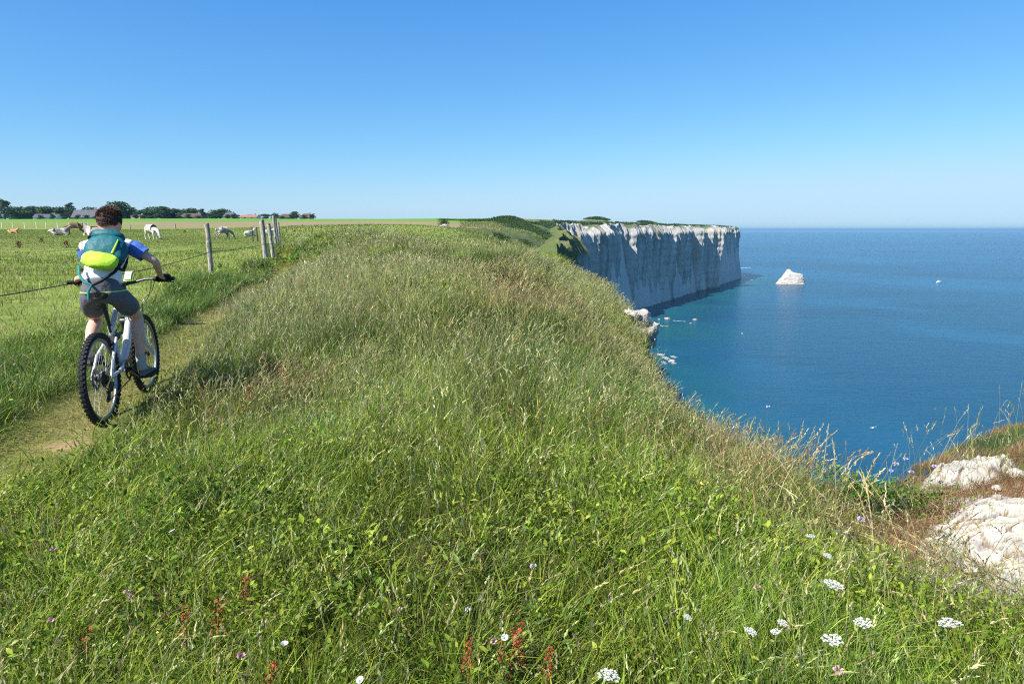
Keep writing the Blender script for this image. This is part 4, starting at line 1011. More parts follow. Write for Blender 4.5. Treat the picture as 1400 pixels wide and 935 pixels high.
# ------------------------------------------------------------------ cattle
def cow_mesh(pose):
    v = []; e = []; r = []
    def add(p, rad, par=None):
        v.append(p); r.append(rad); i = len(v) - 1
        if par is not None: e.append((par, i))
        return i
    lie = pose == 'lying'; z0 = -.62 if lie else 0
    belly = add((0, 0, 1.02 + z0), (.37, .40)); rump = add((-.55, 0, 1.10 + z0), (.30, .33), belly); tailh = add((-.86, 0, 1.14 + z0), (.17, .17), rump)
    chest = add((.55, 0, 1.05 + z0), (.29, .34), belly)
    if pose == 'grazing': nk = [((.92, 0, .92), .19), ((1.18, 0, .58), .135), ((1.30, 0, .34), .125), ((1.40, 0, .12), .075)]
    elif lie: nk = [((.88, 0, .72), .19), ((1.08, 0, .98), .14), ((1.26, 0, 1.02), .13), ((1.52, 0, .88), .08)]
    else: nk = [((.95, 0, 1.22), .19), ((1.18, 0, 1.38), .14), ((1.36, 0, 1.36), .13), ((1.62, 0, 1.18), .08)]
    p = chest; ids = []
    for q, rad in nk: p = add(q, rad, p); ids.append(p)
    head = Vector(nk[2][0])
    for s in (-1, 1):
        add((head.x - .10, s * .24, head.z + .08), .035, ids[2])
    t1 = add((-.98, 0, .95 + z0), .035, tailh); t2 = add((-1.0, .02, max(.5 + z0, .08)), .03, t1)
    for s in (-1, 1):
        if lie:
            a = add((-.45, s * .38, .28), .18, rump); b = add((-.02, s * .44, .16), .10, a); add((-.40, s * .50, .07), .055, b)
            a = add((.62, s * .26, .26), .13, chest); b = add((.98, s * .26, .12), .075, a); add((.66, s * .30, .06), .05, b)
        else:
            a = add((-.60, s * .20, .78), .165, rump); b = add((-.52, s * .20, .62), .12, a); c = add((-.78, s * .19, .42), .07, b); d = add((-.72, s * .19, .05), .055, c); add((-.64, s * .19, .03), .05, d)
            a = add((.55, s * .18, .72), .125, chest); b = add((.56, s * .17, .40), .07, a); c = add((.56, s * .17, .05), .05, b); add((.62, s * .17, .03), .048, c)
    return skin_mesh('body', v, e, [rad if isinstance(rad, tuple) else (rad, rad) for rad in r], 0, 2)
COWM = {k: cow_mesh(k) for k in ('grazing', 'lying', 'standing')}
white_coat = mat('white_coat', (.50, .47, .41), .8, .2, noise=.08, nscale=3)
brown_coat = mat('brown_coat', (.17, .10, .055), .8, .2, noise=.25, nscale=2)
tan_coat = mat('tan_coat', (.50, .27, .13), .8, .2, noise=.15, nscale=2)
grey_coat = bpy.data.materials.new('grey_patched_coat'); grey_coat.use_nodes = True
t = grey_coat.node_tree; b = t.nodes['Principled BSDF']; b.inputs['Roughness'].default_value = .8
tc = t.nodes.new('ShaderNodeTexCoord'); n = t.nodes.new('ShaderNodeTexNoise'); n.inputs['Scale'].default_value = 1.6
t.links.new(tc.outputs['Object'], n.inputs['Vector']); rr = t.nodes.new('ShaderNodeValToRGB'); rr.color_ramp.elements[0].position = .47; rr.color_ramp.elements[1].position = .53
rr.color_ramp.elements[0].color = (.19, .16, .15, 1); rr.color_ramp.elements[1].color = (.48, .45, .40, 1)
t.links.new(n.outputs['Fac'], rr.inputs[0]); t.links.new(rr.outputs[0], b.inputs['Base Color'])
hoofm = mat('dark_muzzle', (.05, .04, .035), .6, .3)
def cow(px, py, D, yaw, pose, coat, lab, sc=1.0):
    p = at(px, py, D); z = float(ground(p[:1], np.array([D]), False)[0])
    root = thing('cow', (p[0], D, z - .02), R(yaw), lab, 'cow', 'cattle grazing the cliff-top pasture'); root.scale = (sc, sc, sc)
    me = COWM[pose].copy(); me.materials.clear(); o = link('body', me, coat, root)
    hp = {'grazing': (1.40, 0, .12), 'lying': (1.50, 0, .89), 'standing': (1.60, 0, 1.19)}[pose]
    bm = bmesh.new(); bm_ball(bm, (hp[0] + .045, 0, hp[2] - .02), (.07, .075, .06), sub=2); bmobj('muzzle', bm, hoofm, root)
    return root
cow(18, 321, 84, 10, 'lying', tan_coat, 'small tan calf lying down at the far left of the meadow', .62)
cow(80, 320, 72, 25, 'lying', grey_coat, 'grey and white cow lying in the grass beside the brown cow', .95)
cow(103, 319, 76, 205, 'grazing', brown_coat, 'dark brown cow grazing with its head to the left', 1.0)
cow(127, 319, 74, 150, 'lying', grey_coat, 'white and grey cow half hidden behind the rider\'s head', 1.25)
cow(208, 324, 64, -32, 'grazing', white_coat, 'white cow grazing in the open to the right of the rider', .98)
cow(306, 323.5, 70, 52, 'grazing', grey_coat, 'grey-backed cow grazing right of the nearest clear fence post', .88)
cow(341, 323, 80, 75, 'lying', white_coat, 'white cow lying beside the two thin dark posts', .9)
cow(367, 322, 82, 60, 'lying', white_coat, 'white cow lying behind the row of weathered posts', .9)
cow(607, 322, 168, 200, 'grazing', white_coat, 'lone white cow on the cliff-top beyond the bank, by the dark bush', .95)

# ------------------------------------------------------------------ fences
wood = bpy.data.materials.new('weathered_wood'); wood.use_nodes = True
t = wood.node_tree; b = t.nodes['Principled BSDF']; b.inputs['Roughness'].default_value = .9; b.inputs['Specular IOR Level'].default_value = .1
tc = t.nodes.new('ShaderNodeTexCoord'); mp = t.nodes.new('ShaderNodeMapping'); mp.inputs['Scale'].default_value = (1, 1, .12)
t.links.new(tc.outputs['Object'], mp.inputs[0]); n = t.nodes.new('ShaderNodeTexNoise'); n.inputs['Scale'].default_value = 45; n.inputs['Detail'].default_value = 8; t.links.new(mp.outputs[0], n.inputs['Vector'])
rr = t.nodes.new('ShaderNodeValToRGB'); rr.color_ramp.elements[0].position = .35; rr.color_ramp.elements[1].position = .62
rr.color_ramp.elements[0].color = (.11, .09, .075, 1); rr.color_ramp.elements[1].color = (.40, .37, .32, 1)
n2 = t.nodes.new('ShaderNodeTexNoise'); n2.inputs['Scale'].default_value = 9; t.links.new(tc.outputs['Object'], n2.inputs['Vector'])
mx = t.nodes.new('ShaderNodeMix'); mx.data_type = 'RGBA'; mx.inputs[7].default_value = (.34, .36, .27, 1)
r2 = t.nodes.new('ShaderNodeValToRGB'); r2.color_ramp.elements[0].position = .52; r2.color_ramp.elements[1].position = .68
t.links.new(n2.outputs['Fac'], r2.inputs[0]); t.links.new(r2.outputs[0], mx.inputs[0])
t.links.new(n.outputs['Fac'], rr.inputs[0]); t.links.new(rr.outputs[0], mx.inputs[6]); t.links.new(mx.outputs[2], b.inputs['Base Color'])
bp = t.nodes.new('ShaderNodeBump'); bp.inputs['Strength'].default_value = .6; bp.inputs['Distance'].default_value = .01; t.links.new(n.outputs['Fac'], bp.inputs['Height']); t.links.new(bp.outputs[0], b.inputs['Normal'])
wirem = mat('rusty_wire', (.07, .055, .045), .6, .4, .3)
def post_mesh(h, rad, lean, seed, seg=12):
    g = random.Random(seed); bm = bmesh.new(); pts = []; rs = []
    for k in range(9):
        f = k / 8; pts.append((lean[0] * f * h + g.uniform(-.006, .006), lean[1] * f * h + g.uniform(-.006, .006), -.3 + f * (h + .3))); rs.append(rad * g.uniform(.92, 1.06) * (1.08 - .12 * f))
    bm_tube(bm, pts, rs, seg)
    for v in bm.verts:
        if v.co.z > h - .03: v.co.z += (v.co.x - lean[0] * h) * .35 + g.uniform(-.008, .008)
    return bm
def fence(name, posts, wire_h, label, m=wood, wires=(1.0,), sag=.05, rad=.065, wr=.006):
    x0, y0 = posts[0][:2]; z0 = float(ground(np.array([x0]), np.array([y0]), False)[0])
    root = thing(name, (x0, y0, z0), 0, label, 'fence')
    tops = []
    for i, (x, y, h, lx) in enumerate(posts):
        z = float(ground(np.array([x]), np.array([y]), False)[0])
        o = bmobj('post', post_mesh(h, rad * (1 + .2 * math.sin(i * 2.3)), (lx, .02 * math.sin(i * 4)), i + 5), m, root); o.location = (x - x0, y - y0, z - z0)
        tops.append(Vector((x - x0 + lx * wire_h, y - y0, z - z0)))
    for f in wires:
        pts = []
        for a, b_ in zip(tops[:-1], tops[1:]):
            for k in range(12):
                u = k / 12; p = a.lerp(b_, u); pts.append((p.x + rad * .9, p.y, p.z + wire_h * f - sag * 4 * u * (1 - u)))
        pts.append(tuple(tops[-1] + Vector((rad * .9, 0, wire_h * f))))
        bm = bm_tube(bmesh.new(), pts, wr, 6)
        for i in range(0, len(pts) - 1) if name == 'pasture_fence' else ():    # barbs twisted on the strand
            a, b_ = Vector(pts[i]), Vector(pts[i + 1]); nb = max(2, int((b_ - a).length / .16))
            if a.y > 24: continue
            for k in range(nb):
                c = a.lerp(b_, (k + .5) / nb); d = Vector((random.uniform(-1, 1), random.uniform(-1, 1), random.uniform(-1, 1))).normalized() * .02
                bm_tube(bm, [c - d, c + d], .0035, 4)
        bmobj('wire', bm, wirem, root)
    return root
PF = [(-4.9, 3.2, 1.25, .0)]
PF += [(-5.62, 9.3, 1.22, .01)]
p1 = at(290.5, 385, 15.0); p2 = at(365, 364, 20.5)
PF += [(p1[0], 15.0, 1.27, -.03), (p2[0], 20.5, 1.36, -.05)]
for px, Y, h, lx in ((374.5, 26, 1.36, -.10), (378.5, 31, 1.46, -.05), (381.5, 36, 1.52, -.06), (383.5, 41.5, 1.52, -.02)):
    PF.append((at(px, 345, Y)[0], Y, h, lx))
PF += [(-20.5, 60, 1.3, 0), (-28, 83, 1.3, 0)]
fence('pasture_fence', PF, .68, 'weathered round wooden posts strung with one barbed wire beside the path', rad=.066, wr=.0065, sag=.04)
fence('cross_fence', [(at(346, 325, 58)[0], 58, 1.28, -.03), (at(352.5, 324, 60)[0], 60, 1.22, -.06)], 1.0, 'two thin dark posts standing out in the meadow near a lying cow', m=thatchm, rad=.05, wr=.004)
fence('far_fence', [(at(px, 309.5, 138)[0], 138, 1.15, 0) for px in (-16, 3, 17.5, 34, 50, 63, 79, 95, 120)], .8, 'thin row of pale posts along the far side of the meadow', m=wallw, rad=.06, wr=.008)
fence('boundary_fence', [(at(px, 312, 112)[0], 112, 1.0, 0) for px in (178, 240)], .8, 'short dark post and strand at the dry strip beyond the white cow', m=wood, rad=.09, wr=.008)

# ------------------------------------------------------------------ birds and boat
def gull(px, py, D, yaw, roll, lab, span=1.25):
    p = at(px, py, D); root = thing('gull', tuple(p), 0, lab, 'bird'); root.rotation_euler = (R(roll), 0, R(yaw))
    bm = bmesh.new(); bm_tube(bm, [(-.30, 0, 0), (-.22, 0, 0), (-.08, 0, -.01), (.08, 0, 0), (.20, 0, .02), (.26, 0, .02), (.31, 0, .01)], [.015, .04, .075, .075, .05, .045, .008], 10)
    bm_box(bm, (-.36, 0, 0), (.14, .10, .012)); bmobj('body', bm, gullw, root)
    for s in (-1, 1):
        bm = bmesh.new(); P_ = [(.10, .05 * s, .02, .17), (.13, .26 * s, .10, .17), (.08, .46 * s, .09, .12), (-.04, span / 2 * s, .03, .02)]
        ra = [(bm.verts.new((x + w_ * .4, y, z + .012)), bm.verts.new((x - w_ * .6, y, z + .01)), bm.verts.new((x - w_ * .6, y, z - .004)), bm.verts.new((x + w_ * .4, y, z - .012))) for x, y, z, w_ in P_]
        for a, b_ in zip(ra[:-1], ra[1:]):
            for k in range(4): bm.faces.new((a[k], a[(k + 1) % 4], b_[(k + 1) % 4], b_[k]))
        bm.faces.new(ra[0]); bm.faces.new(ra[-1]); bmobj('wing', bm, gullg, root, False)
    bm = bmesh.new(); bm_tube(bm, [(.30, 0, .012), (.36, 0, .0)], [.012, .003], 6); bmobj('beak', bm, beakm, root)
    return root
gullw = mat('gull_white', (.80, .80, .78), .7, .2); gullg = mat('gull_grey', (.20, .21, .23), .7, .2); beakm = mat('beak_yellow', (.6, .4, .05), .5, .4)
gullp = mat('gull_pale', (.72, .73, .74), .7, .2)
gull(1014.5, 456, 112, 70, 62, 'dark-winged gull banking over the sea beyond the grassy edge')
gg = gull(1193.5, 584.5, 92, 20, -25, 'white gull gliding low over the near water at the right', 1.1)
for ch_ in gg.children:
    if ch_.name.startswith('wing'): ch_.data.materials[0] = gullp
px_, py_ = 1283.5, 386.2; d = ray(px_, py_); k = SEA / d[2]
root = thing('boat', (d[0] * k, d[1] * k, SEA), R(8), 'small white motor boat far out on the sea to the right of the rock', 'boat')
bm = bmesh.new(); secs = [(-3.6, 1.1, 1.1), (-1.5, 1.35, 1.15), (1.0, 1.3, 1.25), (2.8, .8, 1.45), (4.0, .08, 1.6)]
ra = [[bm.verts.new((x, -w_, h_)), bm.verts.new((x, -w_ * .75, .1)), bm.verts.new((x, 0, -.35)), bm.verts.new((x, w_ * .75, .1)), bm.verts.new((x, w_, h_))] for x, w_, h_ in secs]
for a, b_ in zip(ra[:-1], ra[1:]):
    for k in range(4): bm.faces.new((a[k], a[k + 1], b_[k + 1], b_[k]))
    bm.faces.new((a[0], b_[0], b_[4], a[4]))
bm.faces.new(ra[0]); bm.faces.new(ra[-1][::-1]); bmobj('hull', bm, gullw, root, False)
bm = bmesh.new(); bm_box(bm, (-.3, 0, 1.95), (2.8, 1.9, 1.5), bevel=.2); cab = bmobj('cabin', bm, wallw, root, False)
bm = bmesh.new(); bm_box(bm, (-.3, 0, 2.15), (2.5, 1.96, .55)); bmobj('window', bm, winm, cab, False)

# ------------------------------------------------------------------ mountain bike
BX, BY = -3.035, 4.95
BZ = float(ground(np.array([BX]), np.array([BY]), False)[0]) - .025
FX, FY = BX - math.sin(R(11.5)) * 1.02, BY + math.cos(R(11.5)) * 1.02
FZ = float(ground(np.array([FX]), np.array([FY]), False)[0]) - .025
BPITCH = math.atan2(FZ - BZ, 1.02)
bike = thing('bicycle', (BX, BY, BZ), 0, 'white and black mountain bike ridden along the grassy path', 'bicycle')
bike.rotation_euler = Euler((BPITCH, R(-1.6), R(11.5)), 'XYZ')
rubber = mat('tyre_rubber', (.018, .018, .019), .8, .3, bump=.3, bscale=200)
blackm = mat('black_metal', (.02, .02, .022), .35, .5)
alu = mat('aluminium', (.30, .30, .31), .45, .5, 1.0)
whitep = mat('white_paint', (.55, .55, .55), .25, .5, coat=.5)
greyp = mat('grey_plastic', (.08, .08, .085), .5, .4)
chainm = mat('chain_steel', (.12, .10, .085), .4, .5, .8)
limem = mat('lime_plastic', (.35, .65, .06), .4, .5)
screenm = mat('phone_screen', (.45, .62, .58), .15, .6)
WR = .345
def wheel(y0, disc_side):
    root = bpy.data.objects.new('wheel', None); COL.objects.link(root); root.parent = bike; root.location = (0, y0, WR)
    # tyre: rounded carcass with rows of knobs
    bm = bmesh.new(); rt = .0235; n = 72
    bm_tube(bm, [(0, (WR - rt) * math.cos(2 * math.pi * k / n), (WR - rt) * math.sin(2 * math.pi * k / n)) for k in range(n)], rt, 12, closed=True)
    for k in range(58):
        for lat, ro, sz in ((0, .0, (.020, .016, .010)), (-.0165, -.005, (.011, .018, .011)), (.0165, -.005, (.011, .018, .011))):
            a = 2 * math.pi * (k + (.5 if lat else 0)) / 58; rr_ = WR + ro - .001
            bm_box(bm, (lat, rr_ * math.cos(a), rr_ * math.sin(a)), sz, Euler((a - math.pi / 2 + math.pi, 0, 0)))
    bmobj('tyre', bm, rubber, root, True)
    bm = bmesh.new(); prof = [(-.012, .305), (.012, .305), (.011, .285), (.004, .279), (-.004, .279), (-.011, .285)]; rings = []
    for k in range(n):
        a = 2 * math.pi * k / n; rings.append([bm.verts.new((x, r_ * math.cos(a), r_ * math.sin(a))) for x, r_ in prof])
    for k in range(n):
        for q in range(6): bm.faces.new((rings[k][q], rings[k][(q + 1) % 6], rings[(k + 1) % n][(q + 1) % 6], rings[(k + 1) % n][q]))
    bmobj('rim', bm, alu, root, True)
    bm = bmesh.new()
    for k in range(32):
        a = 2 * math.pi * k / 32; s = 1 if k % 2 else -1; b_ = a + (.5 if (k // 2) % 2 else -.5)
        bm_tube(bm, [(s * .028, .022 * math.cos(b_), .022 * math.sin(b_)), (0, .284 * math.cos(a), .284 * math.sin(a))], .0013, 4, cap=False)
    bmobj('spokes', bm, alu, root, True)
    bm = bmesh.new(); bm_tube(bm, [(-.05, 0, 0), (-.045, 0, 0), (-.03, 0, 0), (-.028, 0, 0), (.028, 0, 0), (.03, 0, 0), (.045, 0, 0), (.05, 0, 0)], [.009, .014, .026, .014, .014, .026, .014, .009], 16)
    bmobj('hub', bm, blackm, root)
    bm = bmesh.new(); r1 = []
    for x in (-.0012, .0012):
        for r_ in (.05, .082): r1.append([bm.verts.new((-.034 + x, (r_ + (.003 * math.sin(k * 3) if r_ > .06 else 0)) * math.cos(2 * math.pi * k / 36), (r_ + (.003 * math.sin(k * 3) if r_ > .06 else 0)) * math.sin(2 * math.pi * k / 36))) for k in range(36)])
    for a_, b_ in ((0, 1), (3, 2), (1, 3), (2, 0)):
        for k in range(36): bm.faces.new((r1[a_][k], r1[a_][(k + 1) % 36], r1[b_][(k + 1) % 36], r1[b_][k]))
    for k in range(6):
        a = k * math.pi / 3; bm_tube(bm, [(-.034, .012 * math.cos(a), .012 * math.sin(a)), (-.034, .055 * math.cos(a + .5), .055 * math.sin(a + .5))], .004, 5)
    bmobj('brake_disc', bm, alu, root, True)
    return root
rw = wheel(0, 1); fw = wheel(1.02, 1)
# cassette
bm = bmesh.new()
for i in range(9):
    x = .022 + i * .0035; r_ = .062 - i * .005
    bm_tube(bm, [(x - .001, 0, 0), (x + .001, 0, 0)], r_, 28)
bmobj('cassette', bm, chainm, rw, False)
BB = Vector((0, .43, .325)); HT0 = Vector((0, .765, .70)); HT1 = Vector((0, .712, .905)); ST = Vector((0, .30, .70)); SAD = Vector((0, .235, .93)); AX = Vector((0, 0, WR)); FA = Vector((0, 1.02, WR))
bm = bmesh.new()
bm_tube(bm, [BB, BB.lerp(ST, .5), ST], [.024, .021, .019], 14)                       # seat tube
bm_tube(bm, [BB + Vector((0, .01, .01)), BB.lerp(HT0, .5) + Vector((0, .01, -.01)), HT0 + Vector((0, -.01, .02))], [.028, .032, .028], 14)   # down tube
bm_tube(bm, [ST + Vector((0, .01, -.04)), ST.lerp(HT1, .5) + Vector((0, 0, .015)), HT1 + Vector((0, -.01, -.02))], [.022, .023, .025], 14)    # top tube
bm_tube(bm, [HT0, HT1], .028, 16); bm_tube(bm, [BB + Vector((-.037, 0, 0)), BB + Vector((.037, 0, 0))], .026, 16)
bmobj('frame', bm, whitep, bike)
bm = bmesh.new()
for s in (-1, 1):                                                                  # swinging rear triangle
    bm_tube(bm, [BB + Vector((s * .03, -.03, .05)), Vector((s * .055, .22, .355)), Vector((s * .066, .02, WR + .005))], [.014, .012, .012], 10)
    bm_tube(bm, [Vector((s * .066, .02, WR + .01)), Vector((s * .058, .14, .50)), Vector((s * .03, .31, .60))], [.011, .011, .013], 10)
bm_tube(bm, [Vector((-.05, .24, .545)), Vector((.05, .24, .545))], .011, 8)
bmobj('rear_triangle', bm, whitep, bike)
bm = bmesh.new(); bm_tube(bm, [Vector((0, .30, .60)), Vector((0, .42, .60))], .024, 14); 
for k in range(9): bm_tube(bm, [Vector((0, .31 + k * .011, .60)), Vector((0, .316 + k * .011, .60))], .032, 14)
bm_tube(bm, [Vector((0, .40, .60)), Vector((0, .52, .61))], .016, 12); bmobj('shock', bm, greyp, bike)
# fork
fd = (HT1 - HT0).normalized(); crownp = HT0 - fd * .03
bm = bmesh.new(); bm_tube(bm, [crownp, HT1 + fd * .05], .016, 12); bm_box(bm, crownp, (.165, .05, .035), Euler((-.26, 0, 0)), .01)
for s in (-1, 1): bm_tube(bm, [crownp + Vector((s * .066, 0, .035)), crownp + Vector((s * .066, .03, -.16))], .0165, 12)
fk = bmobj('fork', bm, blackm, bike)
for s in (-1, 1):
    bm = bmesh.new(); bm_tube(bm, [crownp + Vector((s * .066, .022, -.10)), crownp + Vector((s * .066, .05, -.20)), FA + Vector((s * .066, -.03, .03)), FA + Vector((s * .060, 0, -.01))], [.024, .023, .021, .018], 14)
    bmobj('fork_lower', bm, whitep, fk)
bm = bmesh.new(); bm_tube(bm, [Vector((-.066, .93, .575)), Vector((-.05, .90, .60)), Vector((.05, .90, .60)), Vector((.066, .93, .575))], .011, 10); bmobj('fork_brace', bm, whitep, fk)
# seat post, saddle
tube_obj('seatpost', [ST - Vector((0, -.01, .05)), SAD - Vector((0, 0, .045))], .0145, blackm, bike, 14)
bm = bmesh.new(); prof = [(-.13, .066, .018), (-.115, .078, .024), (-.06, .070, .028), (0, .045, .030), (.06, .028, .030), (.12, .021, .026), (.145, .012, .016)]; rings = []
for yy, w_, h_ in prof:
    rings.append([bm.verts.new((w_ * math.cos(a) * (1 if math.sin(a) > 0 else .92), SAD.y + yy, SAD.z + (.012 + .02 * (yy < -.08)) + h_ * (math.sin(a) * (.75 if math.sin(a) > 0 else 1.2)))) for a in [2 * math.pi * k / 18 for k in range(18)]])
for a_, b_ in zip(rings[:-1], rings[1:]):
    for k in range(18): bm.faces.new((a_[k], a_[(k + 1) % 18], b_[(k + 1) % 18], b_[k]))
bm.faces.new(rings[0]); bm.faces.new(rings[-1]); sdl = bmobj('saddle', bm, blackm, bike)
bm = bmesh.new()
for s in (-1, 1): bm_tube(bm, [SAD + Vector((s * .035, -.09, 0)), SAD + Vector((s * .022, -.04, -.035)), SAD + Vector((s * .022, .05, -.035)), SAD + Vector((s * .012, .11, 0))], .0035, 6)
bmobj('saddle_rails', bm, alu, sdl)
# cockpit
HBc = HT1 + fd * .075 + Vector((0, .055, .012))
bm = bmesh.new(); bm_tube(bm, [HT1 + fd * .035, HT1 + fd * .095], .02, 14); bm_tube(bm, [HT1 + fd * .065, HBc], [.019, .018], 12); bm_tube(bm, [HBc - Vector((.022, 0, 0)), HBc + Vector((.022, 0, 0))], .021, 12)
bmobj('stem', bm, blackm, bike)
def hb(x): return HBc + Vector((x, -.055 * (abs(x) / .33) ** 2, .028 * min(1, max(0, (abs(x) - .05) / .12))))
hbar = tube_obj('handlebar', [hb(x) for x in np.linspace(-.395, .395, 29)], [.0145 - .004 * min(1, abs(x) / .12) for x in np.linspace(-.395, .395, 29)], blackm, bike, 12)
for s in (-1, 1):
    bm = bmesh.new(); P_ = [hb(s * x) for x in np.linspace(.262, .398, 14)]; bm_tube(bm, P_, [.0175 if k % 2 else .0155 for k in range(14)], 12); bmobj('grip', bm, rubber, hbar)
    bm = bmesh.new(); c = hb(s * .24); bm_tube(bm, [c - Vector((s * .012, 0, 0)), c + Vector((s * .012, 0, 0))], .018, 10); bm_tube(bm, [c + Vector((-s * .02, .03, -.012)), c + Vector((s * .03, .045, -.016))], .012, 8)
    bm_tube(bm, [c + Vector((s * .01, .045, -.014)), c + Vector((s * .05, .065, -.026)), c + Vector((s * .13, .055, -.035))], [.006, .006, .0045], 8); bmobj('brake_lever', bm, blackm, hbar)
    bm = bmesh.new(); bm_tube(bm, [hb(s * .392), hb(s * .405)], [.015, .012], 10)
    bmobj('bar_end', bm, blackm, hbar)
bm = bmesh.new(); c = HBc + Vector((.035, -.01, .055)); bm_box(bm, c, (.062, .014, .105), Euler((-.75, 0, 0)), .005); ph_ = bmobj('phone_holder', bm, limem, hbar)
bm = bmesh.new(); bm_box(bm, c + Vector((0, -.008, .0075)), (.050, .006, .085), Euler((-.75, 0, 0))); bmobj('screen', bm, screenm, ph_)
for (pts) in ([hb(.22) + Vector((0, .05, -.01)), Vector((.13, .98, .90)), Vector((.06, .92, .80)), Vector((.05, .93, .60)), Vector((-.04, .98, .42))],
              [hb(-.22) + Vector((0, .05, -.01)), Vector((-.12, .97, .90)), Vector((-.04, .88, .78)), HT0 + Vector((-.035, -.05, .05)), ST + Vector((-.02, .08, -.04))],
              [hb(.20) + Vector((0, .03, -.02)), Vector((.10, .95, .84)), Vector((.03, .86, .74)), HT0 + Vector((.04, -.06, .03)), ST + Vector((.026, .06, -.04)), Vector((.06, .1, .47)), Vector((.075, -.02, .30))]):
    c = [Vector(p) for p in pts]; fine = []
    for i in range(len(c) - 1):
        p0, p1_, p2_, p3 = c[max(i - 1, 0)], c[i], c[i + 1], c[min(i + 2, len(c) - 1)]
        for k in range(6):
            u = k / 6; fine.append(.5 * ((2 * p1_) + (p2_ - p0) * u + (2 * p0 - 5 * p1_ + 4 * p2_ - p3) * u * u + (3 * p1_ - p0 - 3 * p2_ + p3) * u ** 3))
    fine.append(c[-1]); tube_obj('cable', fine, .003, blackm, bike, 6)
# drivetrain
CA = R(-32)                                             # crank angle: right pedal forward and low
cdir = Vector((0, math.cos(CA), math.sin(CA)))
bm = bmesh.new(); rr0 = []
for x in (-.0015, .0015):
    rr0.append([bm.verts.new((.052 + x, BB.y + (.078 + .003 * (k % 2)) * math.cos(2 * math.pi * k / 64), BB.z + (.078 + .003 * (k % 2)) * math.sin(2 * math.pi * k / 64))) for k in range(64)])
for x in (-.0015, .0015):
    rr0.append([bm.verts.new((.052 + x, BB.y + .058 * math.cos(2 * math.pi * k / 64), BB.z + .058 * math.sin(2 * math.pi * k / 64))) for k in range(64)])
for a_, b_ in ((0, 1), (1, 3), (3, 2), (2, 0)):
    for k in range(64): bm.faces.new((rr0[a_][k], rr0[a_][(k + 1) % 64], rr0[b_][(k + 1) % 64], rr0[b_][k]))
for k in range(4): a = k * math.pi / 2 + .4; bm_tube(bm, [BB + Vector((.052, 0, 0)), BB + Vector((.052, .064 * math.cos(a), .064 * math.sin(a)))], .007, 6)
bmobj('chainring', bm, chainm, bike, True)
PED = {}
for s in (1, -1):
    e = BB + Vector((s * .078, 0, 0)) + cdir * (.165 * s)
    bm = bmesh.new(); bm_tube(bm, [BB + Vector((s * .03, 0, 0)), BB + Vector((s * .066, 0, 0))], .016, 12); bm_tube(bm, [BB + Vector((s * .066, 0, 0)), BB.lerp(e, .5) + Vector((s * .034, 0, 0)), e], [.016, .012, .013], 10)
    cr = bmobj('crank', bm, blackm, bike)
    p = e + Vector((s * .065, 0, 0)); PED[s] = p
    bm = bmesh.new(); bm_tube(bm, [e, e + Vector((s * .11, 0, 0))], .007, 8)
    for yy in (-.042, .042): bm_box(bm, p + Vector((0, yy, 0)), (.085, .012, .020))
    for xx in (-.04, .04): bm_box(bm, p + Vector((xx, 0, 0)), (.010, .09, .018))
    bmobj('pedal', bm, blackm, cr, False)
bm = bmesh.new(); JW = Vector((.034, -.015, .19)); JU = Vector((.034, .01, .25))
bm_tube(bm, [Vector((.034, 0, WR + .05)), Vector((.052, .43, .325 + .081))], .0045, 6); bm_tube(bm, [JW + Vector((0, 0, -.02)), Vector((.052, .43, .325 - .081))], .0045, 6)
bm_tube(bm, [Vector((.034, -.05, WR)), Vector((.034, -.035, .29)), JU + Vector((0, .02, 0)), JW + Vector((0, -.022, .01)), JW + Vector((0, 0, -.02))], .0045, 6)
bmobj('chain', bm, chainm, bike)
bm = bmesh.new(); bm_tube(bm, [Vector((.075, -.005, .325)), Vector((.07, -.02, .29)), Vector((.055, .0, .255))], [.014, .018, .016], 10)
for q in (JW, JU): bm_tube(bm, [q - Vector((.005, 0, 0)), q + Vector((.005, 0, 0))], .022, 16)
bm_tube(bm, [JU + Vector((.01, 0, 0)), JW + Vector((.01, 0, 0))], .009, 8); bmobj('derailleur', bm, blackm, bike)

# ------------------------------------------------------------------ the rider
rider = thing('person', (BX, BY, BZ), 0, 'short-haired cyclist seen from behind in white shirt with blue sleeves and grey shorts', 'person')
rider.rotation_euler = bike.rotation_euler.copy()
skinm = mat('skin', (.58, .335, .24), .5, .35, noise=.06, nscale=25)
hairm = mat('hair_brown', (.075, .036, .022), .5, .4)
V3 = lambda *a: Vector(a)
hipR, hipL = V3(.088, .235, .985), V3(-.088, .235, .985)
def solve_knee(h, a, L1, L2):
    d = a - h; D = min(d.length, L1 + L2 - .002); m = (L1 ** 2 - L2 ** 2 + D * D) / (2 * D); q = math.sqrt(max(L1 ** 2 - m * m, 0)); u = d.normalized()
    f = V3(.12 if h.x > 0 else -.12, 1, .3); f = (f - u * f.dot(u)).normalized(); return h + u * m + f * q
ankR, ankL = PED[1] + V3(-.005, -.105, .125), PED[-1] + V3(.005, -.105, .125)
kneeR, kneeL = solve_knee(hipR, ankR, .385, .37), solve_knee(hipL, ankL, .385, .37)
v = []; e = []; r = []
def J(p, rad, par=None):
    v.append(tuple(p)); r.append(rad); i = len(v) - 1
    if par is not None: e.append((par, i))
    return i
shR, shL = V3(.160, .455, 1.305), V3(-.160, .455, 1.305)
grR, grL = hb(.325), hb(-.325)
wrR, wrL = grR + V3(-.012, -.068, .030), grL + V3(.012, -.068, .030)
def elbow(s, w_, sx_):
    d = w_ - s; D = min(d.length, .498); m = D / 2; q = math.sqrt(max(.222 ** 2 - m * m, 0)); u = d.normalized(); f = V3(.55, -.1, -.35) if sx_ > 0 else V3(.25, .1, -1); f = (f - u * f.dot(u)).normalized(); return s + u * m + f * q
